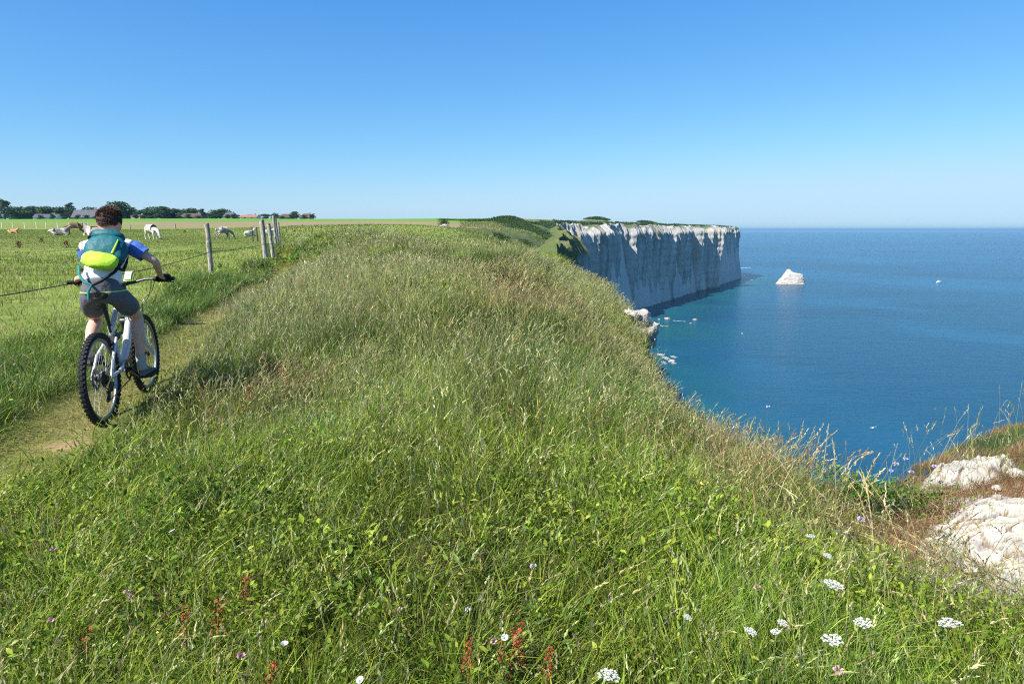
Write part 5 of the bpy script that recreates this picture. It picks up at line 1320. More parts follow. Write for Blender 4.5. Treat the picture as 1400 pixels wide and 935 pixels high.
elR, elL = elbow(shR, wrR, 1), elbow(shL, wrL, -1)
pel = J((0, .225, .995), (.108, .092)); sp1 = J((0, .30, 1.105), (.108, .082), pel); ch1 = J((0, .395, 1.215), (.135, .095), sp1); ch2 = J((0, .465, 1.295), (.120, .078), ch1)
nk = J((0, .515, 1.36), .054, ch2); n2_ = J((0, .54, 1.405), .052, nk)
h1 = J((0, .565, 1.455), (.074, .085), n2_); h2 = J((0, .585, 1.505), (.077, .095), h1); h3 = J((0, .58, 1.545), (.058, .07), h2)
jaw = J((0, .645, 1.425), (.036, .032), h1); J((0, .685, 1.465), (.012, .012), h2)
for s in (-1, 1): J((s * .090, .565, 1.465), (.013, .024), h1)
for s, sh, el, wr_, gr in ((1, shR, elR, wrR, grR), (-1, shL, elL, wrL, grL)):
    a = J(sh, .050, ch2); b_ = J(sh.lerp(el, .45), .038, a); c = J(el, .032, b_); d_ = J(el.lerp(wr_, .3), .031, c); f_ = J(wr_, .022, d_); g_ = J(wr_.lerp(gr, .45) + V3(0, 0, .008), (.032, .018), f_); J(wr_.lerp(gr, .85) + V3(0, 0, .012), (.036, .014), g_)
for s, hp, kn, an in ((1, hipR, kneeR, ankR), (-1, hipL, kneeL, ankL)):
    a = J(hp, .076, pel); b_ = J(hp.lerp(kn, .5), .064, a); c = J(kn, .050, b_); d_ = J(kn.lerp(an, .28) + V3(0, -.016, 0), .054, c); d2 = J(kn.lerp(an, .65) + V3(0, -.006, 0), .036, d_); f_ = J(an, .030, d2); g_ = J(an + V3(0, .06, -.055), .030, f_); J(an + V3(0, .135, -.085), .026, g_)
body = link('body', skin_mesh('body', v, e, [x if isinstance(x, tuple) else (x, x) for x in r], 0, 2), skinm, rider)
# eyes, brows sit on the far side of the head
eyem = mat('eye', (.75, .74, .72), .2, .5)
for s in (-1, 1):
    bm = bmesh.new(); bm_ball(bm, (s * .031, .662, 1.490), (.011, .009, .009)); bmobj('eye', bm, eyem, rider)
bm = bmesh.new(); bm_tube(bm, [(-.022, .680, 1.435), (0, .687, 1.433), (.022, .680, 1.435)], [.004, .007, .004], 8); bmobj('mouth', bm, mat('lips', (.42, .18, .14), .5, .3), rider)
# hair: a tousled cap of short strands
hc = Vector((0, .573, 1.508)); gh = np.random.default_rng(5)
bm = bmesh.new(); vs = bm_ball(bm, hc, (.084, .104, .091), Euler((-.15, 0, 0)), 4)
for q in vs:
    f = float(fbm(q.co.x * 40 + 5, q.co.z * 40 + q.co.y * 30, 141, 3)); q.co += (q.co - hc).normalized() * (.008 * f - .003)
    low = hc.z - .055 + .10 * sstep(.02, .10, q.co.y - hc.y)                # hairline: low at the nape, high at the brow
    if q.co.z < low: q.co = hc + (q.co - hc) * .80
hair = bmobj('hair', bm, hairm, rider)
n = 9000; d = gh.normal(0, 1, (n, 3)); d /= np.linalg.norm(d, axis=1)[:, None]; k = (d[:, 2] > -.42) & ~((d[:, 1] > .55) & (d[:, 2] < .35)); d = d[k]; n = len(d)
p0 = np.array(hc) + d * (.082, .102, .089); L = (.009 + .030 * np.clip(d[:, 2] + .05, 0, 1) ** 1.3 * gh.uniform(.5, 1.25, n))[:, None]
sw = np.stack([.5 + .3 * np.sin(p0[:, 2] * 60), .2 * np.ones(n), .15 + 0 * n * d[:, 0]], -1); tdir = d * .42 + sw * .8 * (d[:, 2:3] > .15) + gh.normal(0, .11, (n, 3)) + np.array((0, 0, -.8)) * (d[:, 2:3] < .2)
tdir /= np.linalg.norm(tdir, axis=1)[:, None]; sd2 = np.cross(tdir, gh.normal(0, 1, (n, 3))); sd2 /= np.linalg.norm(sd2, axis=1)[:, None]
Vh = np.stack([p0 - sd2 * .0019, p0 + sd2 * .0019, p0 + tdir * L + (d * .004)], 1).reshape(-1, 3)
bm = bmesh.new(); bm.from_mesh(hair.data)
vv = [bm.verts.new(tuple(q)) for q in Vh]
for i in range(n): bm.faces.new((vv[3 * i], vv[3 * i + 1], vv[3 * i + 2]))
bm.to_mesh(hair.data); bm.free()
# clothes grown round the same skeleton
def cloth_mat(name, col, rough=.8, bump=.5, sc=14.0):
    m = mat(name, col, rough, .2, bump=bump, bscale=sc); m.node_tree.nodes['Bump'].inputs['Distance'].default_value = .03; return m
shirtm = cloth_mat('white_jersey', (.74, .76, .82), .8, .35); sleevem = cloth_mat('blue_sleeve', (.07, .16, .48), .8, .35); shortm = cloth_mat('grey_shorts', (.105, .105, .125), .75, .5); 
sv = [(0, .228, 1.0), (0, .30, 1.105), (0, .395, 1.215), (0, .467, 1.30), (0, .505, 1.35)]; sr = [(.150, .130), (.140, .112), (.155, .116), (.138, .096), (.070, .066)]
se = [(0, 1), (1, 2), (2, 3), (3, 4)]
for s, sh in ((1, shR), (-1, shL)):
    sv.append(tuple(sh + V3(-s * .01, 0, 0))); sr.append((.066, .066)); se.append((3, len(sv) - 1))
    el = elR if s > 0 else elL
    sv.append(tuple(sh.lerp(el, .16))); sr.append((.060, .060)); se.append((len(sv) - 2, len(sv) - 1))
shirt = link('shirt', skin_mesh('shirt', sv, se, sr, 0, 2), shirtm, rider)
for s, sh, el in ((1, shR, elR), (-1, shL, elL)):
    bm = bmesh.new(); P_ = [sh.lerp(el, f) for f in (.08, .2, .35, .48, .58)]; bm_tube(bm, P_, [.058, .061, .059, .057, .058], 20, cap=False)
    for q in bm.verts: q.co += (q.co - sh).normalized() * .004 * math.sin(q.co.z * 90 + q.co.x * 60)
    bmobj('sleeve', bm, sleevem, shirt)
bv = [(0, .25, 1.075), (0, .222, .985), (0, .236, 1.035)]; br = [(.140, .108), (.156, .130), (.150, .121)]; be = [(0, 2), (2, 1)]
for s, hp, kn in ((1, hipR, kneeR), (-1, hipL, kneeL)):
    bv.append(tuple(hp + V3(s * .01, .01, -.015))); br.append((.110, .110)); be.append((1, len(bv) - 1)); bv.append(tuple(hp.lerp(kn, .45))); br.append((.095, .095)); be.append((len(bv) - 2, len(bv) - 1))
    bv.append(tuple(hp.lerp(kn, .80))); br.append((.083, .084)); be.append((len(bv) - 2, len(bv) - 1))
shorts = link('shorts', skin_mesh('shorts', bv, be, br, 0, 2), shortm, rider)
t = shortm.node_tree; tc_ = t.nodes.new('ShaderNodeTexCoord'); sx_n = t.nodes.new('ShaderNodeSeparateXYZ'); t.links.new(tc_.outputs['Object'], sx_n.inputs[0])
c1 = t.nodes.new('ShaderNodeMath'); c1.operation = 'COMPARE'; c1.inputs[1].default_value = .972; c1.inputs[2].default_value = .0045; t.links.new(sx_n.outputs['Z'], c1.inputs[0])
mxn = t.nodes.new('ShaderNodeMix'); mxn.data_type = 'RGBA'; mxn.inputs[6].default_value = (.105, .105, .125, 1); mxn.inputs[7].default_value = (.40, .62, .10, 1)
t.links.new(c1.outputs[0], mxn.inputs[0]); t.links.new(mxn.outputs[2], t.nodes['Principled BSDF'].inputs['Base Color'])    # thin lime piping
# shoes and socks
shoem = cloth_mat('shoe_grey', (.16, .15, .14), .8, .3, 60); solem = mat('sole', (.03, .03, .03), .8, .2); sockm = mat('sock_white', (.36, .34, .31), .9, .1)
for s, an in ((1, ankR), (-1, ankL)):
    hl = PED[s] + V3(0, -.125, .012)
    prof = [(0, .022, .035, .070), (.02, .034, .045, .085), (.06, .036, .050, .095), (.11, .034, .040, .070), (.16, .041, .032, .050), (.21, .044, .026, .040), (.245, .034, .020, .032), (.262, .014, .014, .020)]
    bm = bmesh.new(); rings = []
    for yy, w_, cz, hh in prof:
        rings.append([bm.verts.new(hl + V3(w_ * math.copysign(abs(math.cos(a)) ** .8, math.cos(a)), yy, max(0, cz + (hh - cz if math.sin(a) > 0 else cz) * math.sin(a)))) for a in [2 * math.pi * k / 20 for k in range(20)]])
    for a_, b_ in zip(rings[:-1], rings[1:]):
        for k in range(20): bm.faces.new((a_[k], a_[(k + 1) % 20], b_[(k + 1) % 20], b_[k]))
    bm.faces.new(rings[0]); bm.faces.new(rings[-1]); sh_ = bmobj('shoe', bm, shoem, rider)
    bm = bmesh.new(); top = []; bot = []
    out = [(w_ * 1.10, yy) for yy, w_, *_q in prof]; loop = [(w_, yy) for w_, yy in out] + [(-w_, yy) for w_, yy in out[::-1]]
    top = [bm.verts.new(hl + V3(x, yy, .014)) for x, yy in loop]; bot = [bm.verts.new(hl + V3(x * .96, yy, -.010 + .012 * (yy > .2))) for x, yy in loop]
    bm.faces.new(top); bm.faces.new(bot[::-1]); nn_ = len(loop)
    for k in range(nn_): bm.faces.new((top[k], bot[k], bot[(k + 1) % nn_], top[(k + 1) % nn_]))
    bmobj('sole', bm, solem, sh_)
    bm = bmesh.new(); kn = kneeR if s > 0 else kneeL; u = (kn - an).normalized()
    bm_tube(bm, [an + V3(0, .01, -.045), an, an + u * .04, an + u * .062], [.040, .036, .036, .039], 16, cap=False); bmobj('sock', bm, sockm, rider)
# gloves: palm, four curled fingers, thumb under the bar
glovem = cloth_mat('black_glove', (.022, .022, .026), .7, .4, 60)
for s, wr_, gr in ((1, wrR, grR), (-1, wrL, grL)):
    v = []; e = []; r = []
    w0 = J(wr_, (.030, .026)); p1_ = J(wr_.lerp(gr, .45) + V3(0, 0, .012), (.042, .022), w0); kn_ = J(wr_.lerp(gr, .85) + V3(0, 0, .016), (.044, .018), p1_)
    for i, (off, ln) in enumerate(((-.033, .95), (-.011, 1.05), (.011, 1.0), (.032, .82))):
        b0 = gr + V3(s * off, 0, 0)
        k1 = J(b0 + V3(0, .004, .030), .0105, kn_); k2 = J(b0 + V3(0, .034 * ln, .018), .0098, k1); k3 = J(b0 + V3(0, .034 * ln, -.012), .0092, k2); J(b0 + V3(0, .010, -.028), .0085, k3)
    t1 = J(wr_.lerp(gr, .45) + V3(-s * .040, .004, .0), .0125, p1_); t2 = J(gr + V3(-s * .058, -.004, -.012), .0108, t1); J(gr + V3(-s * .050, .020, -.026), .0095, t2)
    link('glove', skin_mesh('glove', v, e, [x if isinstance(x, tuple) else (x, x) for x in r], 0, 2), glovem, rider)

# ------------------------------------------------------------------ the rider's backpack
bp_root = thing('backpack', (BX, BY, BZ), 0, 'teal backpack with a lime green pocket on the rider\'s back', 'backpack')
bp_root.rotation_euler = bike.rotation_euler.copy()
PK = V3(.045, .015, -.045)
tealm = cloth_mat('teal_nylon', (.010, .105, .120), .55, .6, 10); limec = cloth_mat('lime_nylon', (.42, .66, .05), .6, .45, 10); strapm = cloth_mat('black_strap', (.018, .018, .02), .8, .2); tealst = cloth_mat('teal_strap', (.02, .20, .19), .7, .2)
def pack_shape(c, size, tilt, roll, e1=.55, nseg=40, lump=.012, seed=0, taper=.0):
    bm = bmesh.new(); M = Matrix.Translation(c) @ Euler((tilt, roll, 0)).to_matrix().to_4x4()
    r_ = bmesh.ops.create_uvsphere(bm, u_segments=nseg, v_segments=nseg // 2, radius=1.0)
    for q in r_['verts']:
        x, y, z = q.co
        sg = lambda a, p_: math.copysign(abs(a) ** p_, a)
        rad = math.hypot(x, y) + 1e-9
        zz = sg(z, e1); rr_ = max(0, 1 - abs(zz) ** (2 / e1)) ** (e1 / 2) if e1 > 0 else rad
        x, y = sg(x / rad, e1) * rr_, sg(y / rad, e1) * rr_
        f = 1 + lump * 8 * (float(fbm(x * 2 + 9, zz * 2.5 + y, 150 + seed, 3)) - .5)
        q.co = M @ V3(x * size[0] * f * (1 - taper * zz), y * size[1] * f, zz * size[2] * f)
    return bm
tilt = -.52
bmobj('main_bag', pack_shape(PK + V3(.012, .245, 1.325), (.146, .068, .132), tilt, .10, .80, 48, .030, 1, .12), tealm, bp_root)
lid = bmobj('lid', pack_shape(PK + V3(.020, .315, 1.425), (.112, .066, .046), tilt, .10, .85, 36, .03, 2), tealm, bp_root)
pk = bmobj('front_pocket', pack_shape(PK + V3(-.008, .150, 1.250), (.124, .048, .066), tilt + .12, .16, .82, 40, .03, 3, -.08), limec, bp_root)
bm = bmesh.new(); bm_tube(bm, [PK + V3(.075, .172, 1.300), PK + V3(.098, .190, 1.35), PK + V3(.112, .225, 1.40)], [.010, .008, .004], 8); bmobj('lime_trim', bm, limec, bp_root)
for s in (-1, 1):
    bm = bmesh.new(); bm_tube(bm, [(s * .075, .34, 1.375), (s * .09, .44, 1.395), (s * .105, .545, 1.35), (s * .108, .555, 1.27), (s * .125, .45, 1.17), (s * .135, .34, 1.12), (s * .125, .26, 1.14)], .013, 8); bmobj('shoulder_strap', bm, strapm, bp_root)
bm = bmesh.new(); bm_tube(bm, [(.165, .27, 1.20), (.128, .175, 1.12), (.05, .115, 1.06), (.0, .096, 1.035)], [.013, .011, .011, .010], 8); bmobj('waist_strap', bm, strapm, bp_root)
bm = bmesh.new(); bm_tube(bm, [(-.115, .19, 1.17), (-.10, .135, 1.11), (-.06, .100, 1.055), (-.01, .092, 1.035), (-.035, .080, .99), (-.04, .076, .93)], [.010, .010, .010, .010, .009, .009], 8); bmobj('waist_strap', bm, tealst, bp_root)

# ------------------------------------------------------------------ bare chalk on the spur and along the edge
def worley(x, y, seed):
    xi = np.floor(x).astype(int); yi = np.floor(y).astype(int); f1 = np.full(x.shape, 9.); f2 = np.full(x.shape, 9.); cid = np.zeros(x.shape)
    for dx in (-1, 0, 1):
        for dy in (-1, 0, 1):
            cx, cy = xi + dx, yi + dy
            px = cx + vnoise(cx + .5, cy * 1.0, seed) * .0 + ((np.sin(cx * 127.1 + cy * 311.7 + seed) * 43758.5453) % 1); py = cy + ((np.sin(cx * 269.5 + cy * 183.3 + seed) * 43758.5453) % 1)
            d = np.hypot(px - x, py - y); c = (np.sin(cx * 419.2 + cy * 371.9 + seed) * 43758.5453) % 1
            m = d < f1; f2 = np.where(m, f1, np.minimum(f2, d)); cid = np.where(m, c, cid); f1 = np.minimum(f1, d)
    return f1, f2, cid
def chalk_patch(cx, cy, rx, ry, rot, seed, lift, lab, n=230):
    u = np.linspace(-1.15, 1.15, n); U, V_ = np.meshgrid(u, u, indexing='ij'); ca, sa = math.cos(rot), math.sin(rot)
    X = cx + U * rx * ca - V_ * ry * sa; Y = cy + U * rx * sa + V_ * ry * ca
    rr_ = np.hypot(U, V_) + .45 * (fbm(X * 3, Y * 3, seed, 4) - .5)
    m = sstep(1.06, .58, rr_)
    f1, f2, cid = worley(X * 5 + .5 * fbm(X * 9, Y * 9, seed + 1), Y * 5, seed); g1, g2, gid = worley(X * 15, Y * 15 + .6 * fbm(X * 20, Y * 20, seed + 2), seed + 5)
    crk = sstep(.0, .13, f2 - f1); crk2 = sstep(0, .16, g2 - g1)
    Z_ = ground(X, Y, False) + m * (lift * (.3 + 1.4 * fbm(X * 2, Y * 2, seed + 3)) + .035 * cid + .034 * gid - .04 * (1 - crk) - .016 * (1 - crk2) + .03 * fbm(X * 14, Y * 14, seed + 4, 5)) - .03 * (1 - m)
    c = np.array((.43, .405, .355)) * (.5 + .7 * fbm(X * 6 + Z_ * 9, Y * 6 + Z_ * 7, seed + 6, 5) + .35 * (gid - .5))[..., None]
    dirt = np.clip((1 - crk) * .9 + (1 - crk2) * .45 + sstep(.6, .75, fbm(X * 4, Y * 4, seed + 7)) * .5, 0, 1)[..., None]
    c = c + (np.array((.19, .135, .085)) - c) * dirt
    ii = np.arange(n * n).reshape(n, n); q = np.stack([ii[:-1, :-1], ii[1:, :-1], ii[1:, 1:], ii[:-1, 1:]], -1).reshape(-1, 4)
    keepq = m.ravel()[q].max(1) > .02
    o = link('chalk_outcrop', npmesh('chalk_outcrop', np.stack([X, Y, Z_], -1).reshape(-1, 3), [q[keepq]], c.reshape(-1, 3), False), near_chalk); return tag(o, lab, 'rock')
near_chalk = leafmat('near_chalk', 0, .9, .1)
chalk_patch(3.80, 3.85, 1.10, 1.25, .2, 401, .03, 'big patch of cracked white chalk breaking out at the right edge')
chalk_patch(2.50, 3.62, .32, .28, .3, 402, .05, 'small crumbling patch of chalk left of the big white one, behind the flower', 90)
def stone(px, py, s, lab, group=None, sq=.6, H=0.0, lift=0.0):
    p = hit(px, py, H, 60); o = link('chalk_rock', lump(int(px * 3 + py), s, sq), near_chalk if p.y < 30 else rock_mat); o.location = (p.x, p.y, p.z + s * sq * .25 + lift); o.rotation_euler = (0, 0, px); return tag(o, lab, 'rock', group)
pr_ = hit(1322, 648, 0, 30)
chalk_patch(pr_.x, pr_.y, .55, .24, .35, 403, .05, 'white chalk ledge breaking through the turf at the left tip of the spur', 120)
for px, py, s, lab in [(1294, 664, .085, 'white chalk boulder jutting over the sea at the left tip of the spur'), (1372, 632, .06, 'pale rounded rock in the turf right of the chalk ledge'),
                       (1330, 706, .055, 'small white stone lying in brown turf above the big chalk patch'), (1346, 700, .05, 'dark-edged stone beside the small white stone on brown turf'),
                       (1391, 650, .07, 'orange-tinged stone at the far right of the spur'), (1362, 668, .04, 'tiny pale stone near the top of the spur')]:
    stone(px, py, s, lab)
for i, (px, py, s) in enumerate([(866, 438, .3), (874, 448, .34), (883, 458, .3), (890, 470, .3), (880, 470, .25), (870, 452, .28), (868, 432, .34), (877, 436, .42), (886, 441, .36), (872, 443, .30), (881, 450, .38), (889, 455, .30), (878, 460, .28), (886, 466, .30), (862, 428, .25), (893, 448, .26), (893, 462, .24)]):
    p = at(px, py, 18.3 + .35 * math.sin(i * 2.1)); o = link('chalk_rock', lump(900 + i, s, .85), near_chalk); o.location = p; o.rotation_euler = (i, i * .7, i * 1.3)
    o.scale = (.40 + .22 * (i % 3), .46, .36 + .14 * (i % 4)); tag(o, 'broken white chalk block in the crumbling outcrop on the edge above the shallows', 'rock', 'chalk blocks of the crumbling outcrop')

# ------------------------------------------------------------------ wild flowers
petal = mat('umbel_white', (.43, .44, .39), .8, .2); stemm = mat('flower_stem', (.09, .15, .04), .7, .2); sorrelm = mat('sorrel_red', (.36, .055, .03), .7, .2, noise=.4, nscale=60); sorrels = mat('sorrel_stem', (.26, .10, .05), .7, .2)
pinkm = mat('clover_pink', (.46, .28, .30), .8, .2, noise=.2, nscale=90); lilac = mat('scabious_lilac', (.42, .36, .62), .8, .2); bindw = mat('bindweed_white', (.44, .43, .44), .7, .2); dockm = mat('dock_brown', (.16, .075, .045), .8, .1, noise=.3, nscale=20)
def stem_bm(h, lx, ly, r_):
    return bm_tube(bmesh.new(), [(lx * f * f, ly * f * f, h * f - .03) for f in np.linspace(0, 1, 6)], [r_ * (1.2 - .5 * f) for f in np.linspace(0, 1, 6)], 6)
def carrot(px, py, wpx, lab, group=None, H=.42, seed=0, D=None, detail=True):
    g = random.Random(seed + int(px * 7 + py))
    p = hit(px, py, H, 60) if D is None else Vector((at(px, py, D)[0], D, at(px, py, D)[2] - H))
    rad = max(.010, wpx / F * p.y * .5 * g.uniform(.86, 1.02))
    lx, ly = g.uniform(-.05, .05), g.uniform(-.05, .05)
    root = thing('wild_carrot', (p.x - lx, p.y - ly, p.z), 0, lab, 'flower', group)
    bmobj('stem', stem_bm(H - .03, lx, ly, .0022), stemm, root)
    bm = bmesh.new(); nrm = Vector((g.uniform(-.3, .3), g.uniform(-.3, .15), 1)).normalized(); M = nrm.to_track_quat('Z', 'Y').to_matrix(); top = Vector((lx, ly, H))
    nU = 34 if detail else 9
    for i in range(nU):
        if detail and g.random() < .14: continue
        rr_ = math.sqrt((i + .3) / nU); a = i * 2.39996 + g.uniform(-.25, .25); q = Vector((rr_ * math.cos(a), rr_ * math.sin(a), -.22 * rr_ * rr_ + g.uniform(-.04, .04))) * rad
        c = top + M @ q; bm_tube(bm, [top - nrm * rad * .55, c - nrm * .003], max(.0007, rad * .02), 3, cap=False)
        m = 7 if detail else 3
        for j in range(m):
            a2 = 2 * math.pi * j / m + g.uniform(0, 1); r2 = rad * (.10 if detail else .2) * (0 if j == 0 else 1); e_ = c + M @ Vector((r2 * math.cos(a2), r2 * math.sin(a2), g.uniform(-.01, .02) * rad)); sz = rad * (.066 if detail else .14)
            vs = [bm.verts.new(e_ + M @ Vector((sz * math.cos(a2 + k * math.pi / 2.5), sz * math.sin(a2 + k * math.pi / 2.5), sz * .3 * (k % 2)))) for k in range(5)]; bm.faces.new(vs)
    bmobj('umbel', bm, petal, root, False); return root
for px, py, wpx, lab in [(1140, 797, 30, 'white lacy flower head standing alone below the two small ones on the slope'), (1026, 861, 20, 'white flower head leftmost of the trio at lower right'),
    (1060, 862, 17, 'white flower head in the middle of the trio at lower right'), (1070, 850, 16, 'small white flower head topmost of the trio at lower right'),
    (1138, 872, 31, 'large white flower head near the bottom, right of the trio'), (1180, 849, 28, 'tilted white flower head midway between the large one and the chalk'),
    (1298, 849, 36, 'big white flower head in front of the small chalk patch'), (832, 920, 36, 'big white flower head at the bottom edge, left of the others'),
    (940, 842, 15, 'small white flower head left of the lower right trio'), (1108, 731, 14, 'faded white flower head highest on the right slope'), (1131, 758, 15, 'small white flower head below the faded one on the right slope')]:
    carrot(px, py, wpx, lab)
for i, (px, py, wpx) in enumerate([(903, 484, 9), (911, 489, 9), (918, 493, 8), (921, 487, 8), (908, 495, 8), (921, 496, 7)]):
    carrot(px, py, wpx * 1.25, 'white flower head in the bunch at the cliff edge against the sea', 'bunch of white flowers at the cliff edge', .62, i, D=12.4 + .15 * i)
gq = random.Random(3)
for i in range(28):
    px = gq.choice([gq.uniform(408, 425), gq.uniform(455, 590), gq.uniform(490, 580)]); py = {0: 320}.get(-1, gq.uniform(316, 324) if px > 450 else gq.uniform(312, 326)) + (gq.uniform(0, 34) if gq.random() < .35 else 0)
    Y = gq.uniform(15, 22); q = at(px, py, Y); gz = float(ground(q[:1], q[1:2], False)[0]); H = min(max(q[2] - gz, .45), 1.0)
    root = carrot(px, py, 3.8, 'small white umbel flower among the tall grass on the crest', 'white umbels on the crest of the bank', H, i, D=Y, detail=False)
    root.location.z = gz
def sorrel(px, py, hpx, lab, group=None):
    g = random.Random(int(px)); p = hit(px, py + hpx * .5, .12, 60); h = max(.12, hpx / F * p.y * 1.1 + .12)
    root = thing('sorrel', tuple(p), 0, lab, 'plant', group); lx, ly = g.uniform(-.06, .06), g.uniform(-.03, .03)
    bmobj('stem', stem_bm(h, lx, ly, .0022), sorrels, root)
    bm = bmesh.new()
    for i in range(95):
        f = g.uniform(.38, 1.0); a = g.uniform(0, 6.28); r_ = .016 * (1.15 - f) * 1.6 + .004; c = Vector((lx * f * f + r_ * math.cos(a), ly * f * f + r_ * math.sin(a), h * f)); s_ = g.uniform(.0022, .0044) * (1 if p.y < 5 else 2.2)
        n_ = Vector((g.gauss(0, 1), g.gauss(0, 1), g.gauss(0, 1))).normalized(); u_ = n_.orthogonal().normalized(); w_ = n_.cross(u_)
        bm.faces.new([bm.verts.new(c + (u_ * math.cos(k * 1.2566) + w_ * math.sin(k * 1.2566)) * s_) for k in range(5)])
    bmobj('seed_head', bm, sorrelm, root, False)
for px, py, hp, lab in [(706, 872, 48, 'tallest deep red sorrel spike at the bottom centre'), (716, 880, 40, 'red sorrel spike close against the right of the tallest one'), (697, 886, 40, 'red sorrel spike close against the left of the tallest one'),
    (638, 888, 40, 'thin red sorrel spike left of the central clump'), (743, 900, 46, 'dark red sorrel spike right of the central clump'), (252, 842, 50, 'long red sorrel spike at lower left, with a leaning stem'),
    (297, 838, 44, 'red sorrel spike right of the long one at lower left'), (329, 794, 26, 'small red sorrel spike above the lower left pair'), (360, 914, 40, 'red sorrel spike by the bottom edge near the pink clover'),
    (356, 510, 14, 'small rusty sorrel on the bank right of the front wheel'), (391, 520, 16, 'small rusty sorrel a little right of its neighbour on the bank'), (340, 535, 14, 'small rusty sorrel below its two neighbours on the bank'), (110, 865, 22, 'short reddish sorrel at far lower left')]:
    sorrel(px, py, hp, lab)
def clover(px, py, wpx, m, name, lab, H=.24, cat='flower', group=None, D=None):
    g = random.Random(int(px + py)); p = hit(px, py, H, 60) if D is None else Vector((at(px, py, D)[0], D, at(px, py, D)[2] - H)); r_ = max(.007, wpx / F * p.y * .5); lx, ly = g.uniform(-.05, .05), g.uniform(-.04, .04)
    root = thing(name, (p.x - lx, p.y - ly, p.z), 0, lab, cat, group); bmobj('stem', stem_bm(H, lx, ly, .0015), stemm, root); bm = bmesh.new(); top = Vector((lx, ly, H))
    if name == 'bindweed':
        n_ = Vector((g.uniform(-.5, .5), g.uniform(-.5, .1), .8)).normalized(); r_ *= .85; M = n_.to_track_quat('Z', 'Y').to_matrix(); ring = [[bm.verts.new(top + M @ Vector((q * r_ * math.cos(k * .3927), q * r_ * math.sin(k * .3927), z_ * r_))) for k in range(16)] for q, z_ in ((.12, -.9), (.35, -.3), (.75, .0), (1.0, .12 ))]
        for a_, b_ in zip(ring[:-1], ring[1:]):
            for k in range(16): bm.faces.new((a_[k], a_[(k + 1) % 16], b_[(k + 1) % 16], b_[k]))
    else:
        for i in range(60):
            d_ = Vector((g.gauss(0, 1), g.gauss(0, 1), abs(g.gauss(0, 1)) - .25)).normalized(); c = top + d_ * r_ * .5; t_ = top + d_ * r_ * g.uniform(.9, 1.1); s_ = d_.orthogonal().normalized() * r_ * .17
            bm.faces.new((bm.verts.new(c - s_ * .5), bm.verts.new(c + s_ * .5), bm.verts.new(t_ + s_), bm.verts.new(t_ - s_)))
    bmobj('flower_head', bm, m, root, False)
for px, py, wpx, m, nm, lab in [(235, 726, 11, bindw, 'bindweed', 'round white bindweed flower alone in the grass at left'), (389, 879, 13, bindw, 'bindweed', 'white bindweed flower at lower left, right of the sorrel pair'), (690, 871, 13, bindw, 'bindweed', 'white bindweed flower just left of the tallest red sorrel'), (492, 929, 14, bindw, 'bindweed', 'white bindweed flower cut by the bottom edge'),
    (73, 751, 9, pinkm, 'clover', 'pale pink clover highest at the far left'), (174, 809, 9, pinkm, 'clover', 'pink clover in the pair left of the red sorrels, upper one'), (180, 815, 8, pinkm, 'clover', 'pink clover in the pair left of the red sorrels, lower one'), (70, 848, 10, pinkm, 'clover', 'pink clover low at the far left'), (330, 896, 13, pinkm, 'clover', 'pink clover beside the crossing reddish stem at lower left'),
    (640, 833, 9, bindw, 'clover', 'white clover above the thin red sorrel'), (729, 774, 10, bindw, 'clover', 'white clover on a tall stem right of centre'), (675, 877, 10, pinkm, 'clover', 'greyish pink clover left of the white bindweed by the sorrel'), (1146, 917, 16, pinkm, 'clover', 'pale pink clover at the bottom under the large white flower'), (1035, 803, 10, pinkm, 'clover', 'pale lilac clover above the lower right trio'),
    (547, 833, 8, pinkm, 'clover', 'faded clover between the bindweeds at the bottom centre')]:
    clover(px, py, wpx, m, nm, lab)
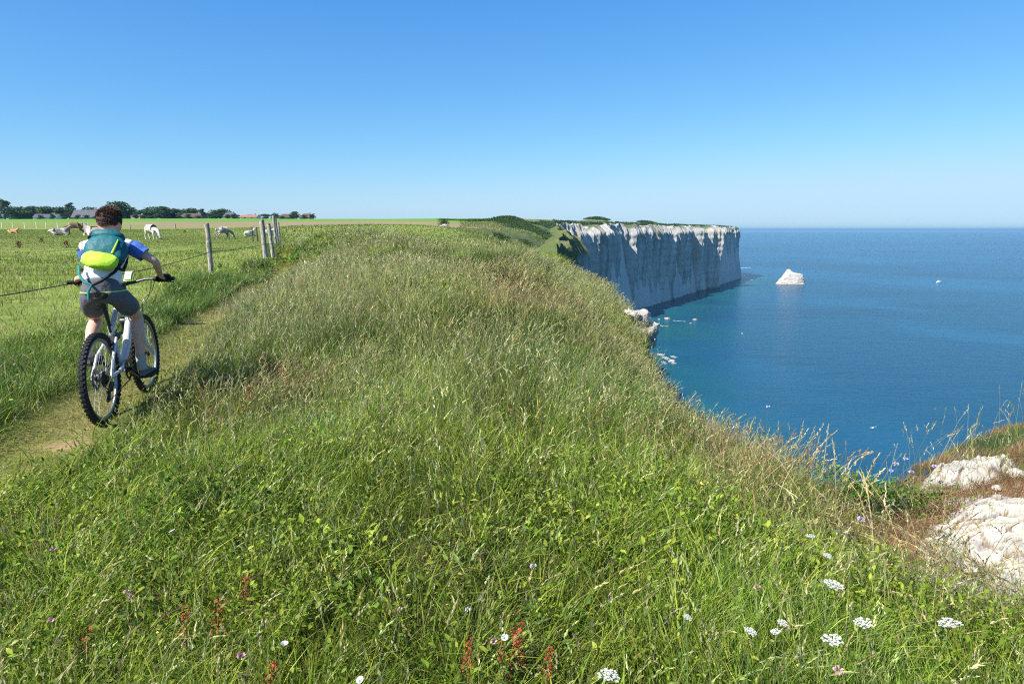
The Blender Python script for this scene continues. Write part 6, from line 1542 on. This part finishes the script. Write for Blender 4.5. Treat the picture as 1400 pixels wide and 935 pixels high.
for px, py, wpx, lab, D in [(1238, 627, 6, 'tallest lilac scabious against the sea above the green bush', 5.2), (1225, 634, 7, 'lilac scabious just left of the tallest one', 5.15), (1218, 643, 6, 'lilac scabious lowest left of the trio over the bush', 5.1), (1246, 645, 7, 'lilac scabious right of and below the tallest one', 5.2), (1277, 637, 6, 'lilac scabious leaning right nearest the chalk spur', 5.3), (1178, 657, 6, 'lilac scabious alone at the left of the bush', 5.0), (1177, 710, 11, 'mauve scabious in the grass under the cliff-edge bush', 4.4), (1050, 556, 5, 'pale seed head on a thin stalk standing against the sea', 6.9)]:
    q = at(px, py, D); gz = float(ground(np.array([q[0]]), np.array([D]), False)[0]); clover(px, py, wpx, lilac, 'scabious', lab, max(.2, q[2] - gz), 'flower', None, D)
for px, py, s_, lab in [(26, 335, .5, 'rusty brown dock plant in the meadow at far left'), (91, 335, .55, 'rusty brown dock plant in the meadow left of the rider\'s shoulder'), (57, 328, .4, 'small brown dock plant between the two larger ones in the meadow'), (253, 317, .5, 'brown dock plant in the meadow right of the white grazing cow')]:
    g = random.Random(int(px)); p = hit(px, py, .2, 120); root = thing('dock_plant', tuple(p), 0, lab, 'plant'); bm = bmesh.new(); sc = s_ * (1 if p.y > 20 else .6)
    for k in range(5):
        a = g.uniform(0, 6.28); bm2 = bm_tube(bm, [(0, 0, -.05), (.12 * sc * math.cos(a), .12 * sc * math.sin(a), .5 * sc), (.3 * sc * math.cos(a), .3 * sc * math.sin(a), sc)], [.012, .010, .006], 5)
    bmobj('stem', bm, dockm, root); bm = bmesh.new()
    for i in range(150):
        a = g.uniform(0, 6.28); f = g.uniform(.05, 1) ** .8; c = Vector((.75 * sc * (1.15 - f) * math.cos(a) * g.random(), .75 * sc * (1.15 - f) * math.sin(a) * g.random(), sc * f * .8)); n_ = Vector((g.gauss(0, 1), g.gauss(0, 1), g.gauss(0, 1))).normalized(); u_ = n_.orthogonal().normalized() * .035; w_ = n_.cross(u_)
        bm.faces.new([bm.verts.new(c + v_) for v_ in (u_, w_ * .6, -u_, -w_ * .6)])
    bmobj('seed_head', bm, dockm, root, False)
p = hit(607, 312, 1.2, 230); g = np.random.default_rng(4); bx_ = at(607, 316, 178); gz = float(ground(bx_[:1], bx_[1:2], False)[0])
root = thing('bush', (bx_[0], 178, gz), 0, 'single dark bush standing just behind the lone white cow', 'bush')
V_, q4_, q3_, C_ = leaves(g.normal(0, .55, 60), g.normal(0, .5, 60), np.full(60, .3), np.full(60, .34), pick(SC, 60), nl=12, hgt=2.6, rad=.4)
link('foliage', npmesh('foliage', V_, [q4_, q3_], C_), grass_mat, root); bmobj('stem', bm_tube(bmesh.new(), [(0, 0, -.3), (0.05, 0, 1.6)], [.12, .05], 6), bark_mat, root)
